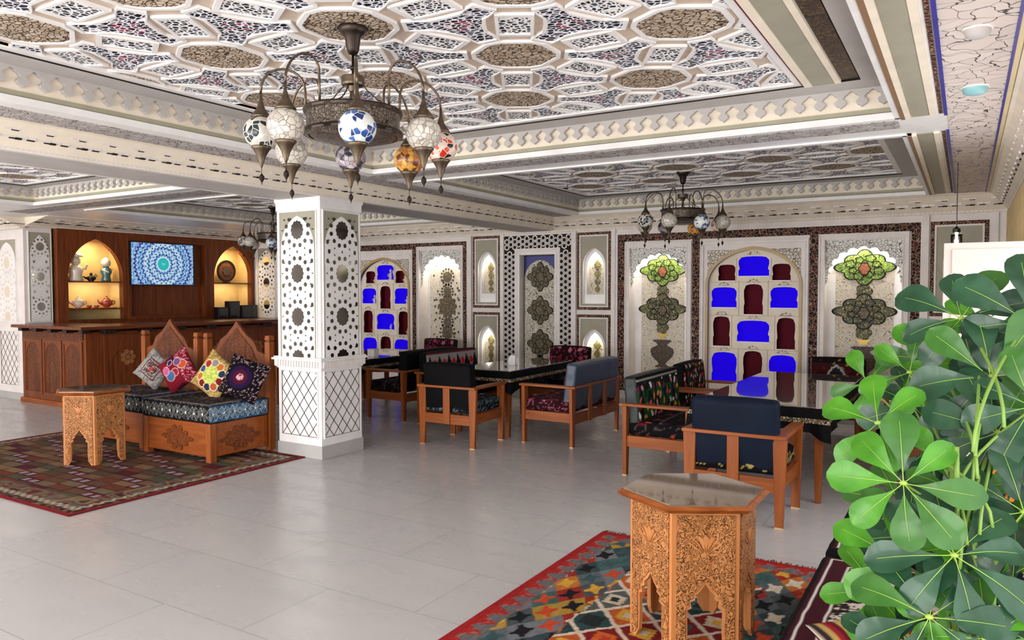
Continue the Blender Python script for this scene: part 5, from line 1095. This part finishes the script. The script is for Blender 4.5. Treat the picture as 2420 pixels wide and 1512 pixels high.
def p_dark(u, v):
    c = fill(len(u), '100b12'); d = np.hypot(u+.1, v); c = mixc(c, (d < .55)*1., cA('22103c')); c = mixc(c, (d < .36)*1., cA('4c1024')); c = mixc(c, (d < .17)*1., cA('d4a8b0')); c = mixc(c, (d < .17)*(vn(u*20, v*20) > .6), cA('7a3048'))
    q = vn(u*11, v*11, 4); return mixc(c, ((d > .66) & (np.abs(q-.5) < .05))*1., cA('a08488'))
gp = 'throw pillows on the carved bench'
pillow('throw_pillow', 'grey throw pillow with a red square medallion, leftmost on the bench', at(365, 873, Y=5.10), .36, (-.28, .62, .30), p_grey, '4a4644', gp)
pillow('throw_pillow', 'crimson throw pillow with blue and orange flowers on the bench', at(422, 876, Y=5.10), .40, (-.28, .95, .05), p_red, '3c1018', gp)
pillow('throw_pillow', 'gold throw pillow with a yellow green flower centre on the bench', at(507, 888, Y=5.06), .42, (-.3, .52, .10), p_gold, '5a4424', gp)
pillow('throw_pillow', 'dark purple throw pillow with pink embroidery, rightmost on the bench', at(577, 895, Y=5.05), .42, (-.3, .35, .45), p_dark, '0c080c', gp)

# ================================================================== CHANDELIERS
def chandelier(label, x, y, group='mosaic globe chandeliers'):
    t = thing('chandelier', label, 'chandelier', (x, y, 0), 0, group)
    b = MB(); b.lathe([(.075, 2.992), (.08, 2.985), (.06, 2.96), (.04, 2.94), (.032, 2.88), (.022, 2.86), (.01, 2.855)], (0, 0, 0), 'metal_dark', 20); b.build('ceiling_rose', t, smooth=True)
    b = MB(); b.tube([(0, 0, 2.86), (0, 0, 2.50)], .007, 'metal_dark'); b.lathe([(.012, 2.80), (.018, 2.79), (.012, 2.78)], (0, 0, 0), 'metal_dark', 12); b.build('rod', t, smooth=True)
    b = MB(); b.lathe([(.058, 2.745), (.06, 2.74), (.06, 2.71), (.056, 2.70), (.03, 2.695), (.02, 2.67)], (0, 0, 0), 'metal_bronze', 20); b.build('hub', t)
    b = MB(); b.lathe([(.238, 2.575), (.246, 2.57), (.246, 2.555), (.236, 2.55), (.234, 2.47), (.248, 2.463), (.248, 2.448), (.236, 2.44), (.225, 2.44), (.225, 2.57)], (0, 0, 0), 'metal_pierced', 40)
    b.lathe([(.249, 2.573), (.252, 2.566), (.249, 2.556)], (0, 0, 0), 'metal_dark', 40); b.lathe([(.251, 2.466), (.254, 2.457), (.251, 2.446)], (0, 0, 0), 'metal_dark', 40)
    b.lathe([(.23, 2.452), (.20, 2.43), (.12, 2.41), (.02, 2.405)], (0, 0, 0), 'metal_pierced', 40); b.build('drum', t)
    for k in range(4):
        a = k*PI/2+.4; b = MB(); P0 = V3((.05*math.cos(a), .05*math.sin(a), 2.70)); P1 = V3((.235*math.cos(a), .235*math.sin(a), 2.57)); n = 14
        b.tube([P0.lerp(P1, i/n)+V3((0, 0, -.02*math.sin(PI*i/n)+(.003 if i % 2 else -.003))) for i in range(n+1)], .0035, 'metal_dark', 6); b.build('chain', t)
    gm = ['globe_black', 'globe_white', 'globe_blue', 'globe_white', 'globe_red', 'globe_orange', 'globe_lilac', 'globe_white']
    a0 = math.atan2(-FW.y, -FW.x)+math.radians(-76)   # globes start left of the side facing the room
    for k in range(8):
        a = a0+k*PI/4; d_ = V3((math.cos(a), math.sin(a), 0)); R = .45; zc = 2.405+(.035 if k == 0 else .012*math.sin(k*2.2)); c0 = d_*R
        b = MB(); top = c0+V3((0, 0, zc+.20)); s0 = d_*.236+V3((0, 0, 2.555))
        hgt = .10+.05*(k % 2)
        b.tube([s0, s0+V3((0, 0, hgt*.8))]+curve_pts(s0+V3((0, 0, hgt)), s0+V3((0, 0, hgt+.14)), top+V3((0, 0, .16)), top+V3((0, 0, 0)), 12), .0062, 'metal_bronze', 8); arm = b.build('arm', t, smooth=True)
        b = MB(); b.lathe([(.006, zc+.20), (.008, zc+.16), (.02, zc+.12), (.045, zc+.085), (.05, zc+.075), (.03, zc+.07)], c0, 'metal_bronze', 18); cap = b.build('globe_cap', t, smooth=True)
        b = MB(); prof = [(max(.004, .086*math.sin(PI*i/16)), zc-.082*math.cos(PI*i/16)) for i in range(1, 16)]; b.lathe(prof, c0, gm[k], 28); b.build('glass_globe', t, smooth=True)
        b = MB(); b.lathe([(.048, zc-.068), (.05, zc-.075), (.04, zc-.085), (.022, zc-.115), (.014, zc-.14), (.008, zc-.16), (.002, zc-.175)], c0, 'metal_bronze', 18); fin = b.build('finial', t, smooth=True)
        b = MB(); b.tube([c0+V3((0, 0, zc-.17)), c0+V3((0, 0, zc-.205))], .0015, 'metal_dark', 6); b.lathe([(.001, zc-.20), (.012, zc-.215), (.013, zc-.228), (.004, zc-.245), (.001, zc-.26)], c0, 'metal_dark', 10); b.build('drop', fin)
    return t
chandelier('large chandelier of eight mosaic glass globes nearest the camera', -2.70, 2.90)
chandelier('chandelier with mosaic globes hanging before the far right wall panels', -2.75, 8.27)
chandelier('chandelier with mosaic globes partly hidden behind the column', -9.42, 8.27)

# ================================================================== WINDOW SIDE
t = thing('cabinet', 'tall plain white cabinet at the right behind the foliage', 'cabinet', (0, 0, 0))
b = MB(); b.box(-.14, .38, 6.10, 6.42, 0, 1.99, 'white_paint'); b.build('body', t, bevel=.004)
b = MB(); b.box(-.09, .375, 6.085, 6.10, .10, 1.945, 'white_paint'); b.build('door', t, bevel=.003)
b = MB(); b.tube([(-.07, 6.08, 1.0), (-.07, 6.07, 1.02), (-.07, 6.07, 1.12), (-.07, 6.08, 1.14)], .005, 'metal_bronze'); b.build('handle', t)
ln = thing('pendant_lantern', 'small clear glass lantern on a thin black rod above the white cabinet', 'lantern', (-.08, 7.5, 0))
b = MB(); b.tube([(0, 0, ZS), (0, 0, 2.19)], .0035, 'black_plastic', 6); b.build('rod', ln); b = MB(); b.lathe([(.028, 2.155), (.03, 2.16), (.03, 2.185), (.012, 2.2), (.004, 2.21)], (0, 0, 0), 'black_plastic', 14); b.build('cap', ln)
b = MB(); b.lathe([(.04, 2.155), (.045, 2.14), (.045, 2.02), (.04, 2.01), (.037, 2.02), (.04, 2.14)], (0, 0, 0), 'clear_glass', 20); b.build('glass_shade', ln, smooth=True); b = MB(); b.lathe([(.008, 2.155), (.01, 2.12), (.018, 2.10), (.015, 2.07), (.003, 2.06)], (0, 0, 0), 'lamp_white', 12); b.build('bulb', ln, smooth=True)
for y, r, lb in ((4.81, .062, 'turquoise ceiling speaker on the patterned strip near the window side'), (3.75, .05, 'round pale ceiling detector on the patterned strip, nearer than the turquoise one')):
    t = thing('ceiling_fitting', lb, 'ceiling fitting', (.02, y, ZS-.006)); b = MB(); b.lathe([(r, 0), (r*1.02, -.006), (r*.9, -.03), (r*.5, -.04), (.004, -.042)], (0, 0, 0), 'turquoise' if r > .06 else 'grey_plaster', 24); b.build('cover', t, smooth=True)
    b = MB(); b.lathe([(r*1.15, 0), (r*1.15, -.006), (r, -.007)], (0, 0, 0), 'white_gloss', 24); b.build('ring', t)
# curtain: pleated, hanging along the window wall
t = thing('curtain', 'cream yellow pleated curtain along the window wall at the far right edge', 'curtain', (0, 0, 0)); b = MB(); n = 240; vs = []
for z in (.06, 1.2, 2.50):
    for i in range(n+1): y = 6.6+(9.75-6.6)*i/n; vs.append((.375+.022*math.sin(i*.75)*(1 if z < 2.4 else .7), y, z))
b.add(vs, [(i, i+1, n+2+i, n+1+i) for i in range(n)]+[(n+1+i, n+2+i, 2*n+3+i, 2*n+2+i) for i in range(n)], 'curtain'); c_ = b.build('drape', t, smooth=True); so = c_.modifiers.new('s', 'SOLIDIFY'); so.thickness = .003
b = MB(); b.tube([(.375, 6.5, 2.515), (.375, 9.82, 2.515)], .012, 'metal_bronze'); b.build('curtain_rod', t)
# embroidered day bed along the window wall
def daybed(label, y0, y1):
    cy = (y0+y1)/2; hy_ = (y1-y0)/2; t = thing('day_bed', label, 'sofa', (-.09, cy, 0), group='window side day beds')
    b = MB(); b.box(-.42, .42, -hy_+.01, hy_-.01, .06, .33, 'wood_dark'); b.build('base', t, bevel=.005)
    for sx in (-.38, .38):
        for sy in (-hy_+.06, hy_-.06): b = MB(); b.box(sx-.03, sx+.03, sy-.03, sy+.03, 0, .06, 'wood_dark'); b.build('foot', t)
    o = rbox('mattress', .86, 2*hy_-.015, .17, .03, pat('sofa'), parent=t, puff=.012, res=.008); o.location = (0, 0, .415)
    o = rbox('back_bolster', .12, 2*hy_-.03, .38, .04, pat('seatdark', 2), parent=t, puff=.01); o.location = (.36, 0, .68)
daybed('black and maroon embroidered day bed section nearer the camera, behind the plant', 1.95, 3.50)
daybed('black and maroon embroidered day bed section further away, behind the plant', 3.56, 4.42)
def p_fest(u, v):
    c = fill(len(u), 'b8402c'); c = mixc(c, (vn(u*3.2, v*3.2, 2) > .5)*1., cA('d8c8a4')); c = mixc(c, (vn(u*4.1, v*4.1, 7) > .64)*1., cA('10131c')); c = mixc(c, ((vn(u*30, v*10, 3) > .6) & (vn(u*2.2, v*2.2, 5) > .5))*1., cA('c8883c')); return mixc(c, ((np.abs(u) > .9) | (np.abs(v) > .9))*1., cA('6c1420'))
pillow('throw_pillow', 'red and beige throw pillow with dark patches seen through the foliage, upright', (.14, 3.30, .80), .46, (-.25, .5, -1.0), p_fest, '5a1c20')
pillow('throw_pillow', 'orange red pillow lower in the foliage on the day bed', (.12, 2.86, .70), .42, (-.35, .2, -1.2), p_fest, '5a1c20')
pillow('throw_pillow', 'striped gold and red pillow lying flat on the near day bed', (-.14, 2.45, .575), .42, (-HP, 0, .5), lambda u, v: pick(np.mod(u*2.2, 1)*.999, ['a88c50', '8c1c24', '5a1420', 'b89a5c', 'c8bca8', '2a2022']), '5a1c20')

# ================================================================== POTTED UMBRELLA PLANT
plant = thing('umbrella_plant', 'large leafy umbrella plant with glossy rosettes filling the right foreground', 'plant', (.02, 1.62, 0))
pv = V3((.02, 1.62, 0))
b = MB(); b.lathe([(.12, 0), (.14, .02), (.17, .26), (.18, .27), (.18, .30), (.165, .30), (.16, .27)], (0, 0, 0), 'pot', 28); b.build('pot', plant, smooth=True)
b = MB(); b.lathe([(.16, .265), (.01, .27)], (0, 0, 0), 'soil', 24); b.build('soil', plant)
def leaflet(mb, c, dirv, up, ln_, wd, mat, droop=.25, curl=.18):
    """obovate leaflet with folded midrib; c base point, dirv outward, up the blade normal"""
    dirv = dirv.normalized(); side = dirv.cross(up).normalized(); up = side.cross(dirv).normalized(); n = 12; vs = []; st = .14
    prof = [0.03, .09, .18, .31, .46, .62, .78, .91, .99, 1.0, .93, .72, .16]
    for i in range(n+1):
        t = i/n; p = c+dirv*(ln_*(st+(1-st)*t))+up*(-droop*ln_*t*t+.04*ln_*math.sin(PI*t)); w_ = wd/2*prof[i]
        rip = .012*ln_*math.sin(i*2.2)
        for s_, lift in ((-1, 1), (-.5, .35), (0, 0), (.5, .35), (1, 1)): vs.append(p+side*(s_*w_)+up*(curl*w_*lift+(rip*abs(s_))))
    fs = [(i*5+j, i*5+j+1, (i+1)*5+j+1, (i+1)*5+j) for i in range(n) for j in range(4)]; mb.add(vs, fs, mat)
    q = [c+up*.001]+[V3(vs[i*5+2])+up*.0012 for i in range(0, n, 2)]
    mb.tube(q, [ln_*.007]+[ln_*.0065*(1-i/len(q)*.8) for i in range(len(q)-1)], 'leaf_vein', 5, caps=False)
CAMP = V3((0, 0, EYE))
def rosette_leaf(px, py, D, size, mat, n=8, tilt=(0, 0), start=0.0, seed=0, gap=None, bright=None):
    rnd = random.Random(seed); c = at(px, py, D=D); toc = (CAMP-c).normalized(); nrm = (toc+V3((0, 0, 1))*tilt[1]+RT*tilt[0]).normalized(); a1 = nrm.cross(V3((0, 0, 1))).normalized()*-1; a2 = nrm.cross(a1).normalized()*-1
    if a2.z < 0: a2 = -a2
    b = MB()
    for k in range(n):
        a = start+k*2*PI/n+rnd.uniform(-.14, .14)
        if gap and gap[0] < math.degrees(a) % 360 < gap[1]: continue
        ln_ = size*rnd.uniform(.82, 1.12); d_ = a1*math.cos(a)+a2*math.sin(a); m_ = mat if not bright or rnd.random() > bright[1] else bright[0]
        leaflet(b, c-pv, (d_+nrm*rnd.uniform(-.05, .22)), (nrm+d_*rnd.uniform(-.1, .1)+V3((rnd.uniform(-.2, .2), 0, rnd.uniform(-.1, .2)))).normalized(), ln_, ln_*rnd.uniform(.40, .52), m_, rnd.uniform(.08, .3), rnd.uniform(.1, .3))
    # petiole back to the stem
    e = V3((pv.x+rnd.uniform(-.05, .05), pv.y+.05+rnd.uniform(-.05, .05), max(.45, c.z-.16-rnd.uniform(0, .12))))
    b.tube([p-pv for p in curve_pts(c-nrm*.002, c-nrm*.08, e+V3((0, 0, .12)), e, 10)], [.0028]*4+[.0034]*7, 'green_stem', 6)
    b.lathe([(.007, -.002), (.008, .002), (.002, .006)], tuple(c-pv), 'leaf_vein', 8)
    b.build('compound_leaf', plant, smooth=True)
ros = [  # px, py, distance, leaflet length, material, count, tilt, start, gap
    (2272, 752, 1.75, .150, 'leaf_dark', 8, (-.1, .35), .35), (2340, 890, 1.60, .165, 'leaf_dark', 8, (0, .15), .2), (2135, 1142, 1.48, .135, 'leaf_mid', 8, (-.1, .1), .0),
    (2358, 1022, 1.55, .150, 'leaf_dark', 8, (.1, .25), .4), (2255, 1312, 1.42, .150, 'leaf_dark', 8, (.05, .3), .15), (2196, 1458, 1.40, .145, 'leaf_dark', 9, (0, .3), .1),
    (2112, 1316, 1.50, .115, 'leaf_backlit', 5, (-.2, .3), 2.8), (2075, 1000, 1.60, .120, 'leaf_backlit', 6, (-.3, .5), 1.9), (2430, 760, 1.60, .150, 'leaf_dark', 8, (.1, .2), .1),
    (2420, 1210, 1.45, .140, 'leaf_dark', 8, (.1, .2), .3), (2210, 850, 1.95, .130, 'leaf_mid', 7, (0, .2), .5), (2160, 960, 2.0, .13, 'leaf_dark', 7, (0, .3), .9),
    (2260, 1160, 1.75, .13, 'leaf_mid', 7, (0, .4), .2), (2150, 1270, 1.7, .13, 'leaf_dark', 7, (0, .5), .6), (2440, 960, 1.5, .13, 'leaf_dark', 8, (0, .2), .4),
    (2390, 1400, 1.5, .14, 'leaf_dark', 8, (0, .4), .7), (2070, 1400, 1.62, .11, 'leaf_backlit', 6, (0, .3), 1.2), (2330, 1510, 1.35, .13, 'leaf_mid', 8, (0, .3), .1),
    (2440, 1520, 1.4, .13, 'leaf_dark', 8, (0, .3), .5), (2330, 760, 1.9, .12, 'leaf_mid', 7, (.1, .2), .8), (2050, 905, 2.1, .12, 'leaf_mid', 5, (-.2, .3), 2.2), (2110, 1540, 1.45, .12, 'leaf_dark', 8, (0, .4), .3), (2300, 970, 1.8, .13, 'leaf_dark', 7, (0, .2), .0), (2150, 880, 1.9, .12, 'leaf_mid', 6, (0, .2), 1.4),
    (2400, 870, 1.85, .15, 'leaf_dark', 8, (0, .2), .1), (2290, 900, 2.0, .15, 'leaf_mid', 8, (0, .3), .6), (2400, 1120, 1.75, .15, 'leaf_dark', 8, (0, .2), .2), (2200, 1060, 1.95, .13, 'leaf_dark', 7, (0, .3), .3), (2340, 1380, 1.7, .15, 'leaf_mid', 8, (0, .3), .9), (2130, 1200, 1.9, .13, 'leaf_dark', 6, (0, .4), 2.0), (2440, 1330, 1.6, .15, 'leaf_dark', 8, (0, .2), .0)]
for i, (px, py, D, s, m_, n_, tl, st) in enumerate(ros): rosette_leaf(px, py, D, s, m_, n_, tl, st, i+11, None, ('leaf_backlit', .45) if m_ == 'leaf_mid' else ('leaf_mid', .15) if m_ == 'leaf_dark' else None)
for k, (dx, dy, top) in enumerate(((-.03, .02, 1.35), (.04, .03, 1.15), (.01, -.03, 1.05))):
    b = MB(); b.tube(curve_pts((dx, dy, .26), (dx*1.5, dy, .6), (dx*.5, dy+.05, .9), (dx, dy+.04, top), 12), [.012-.0006*i for i in range(13)], 'green_stem', 8); b.build('stem', plant, smooth=True)
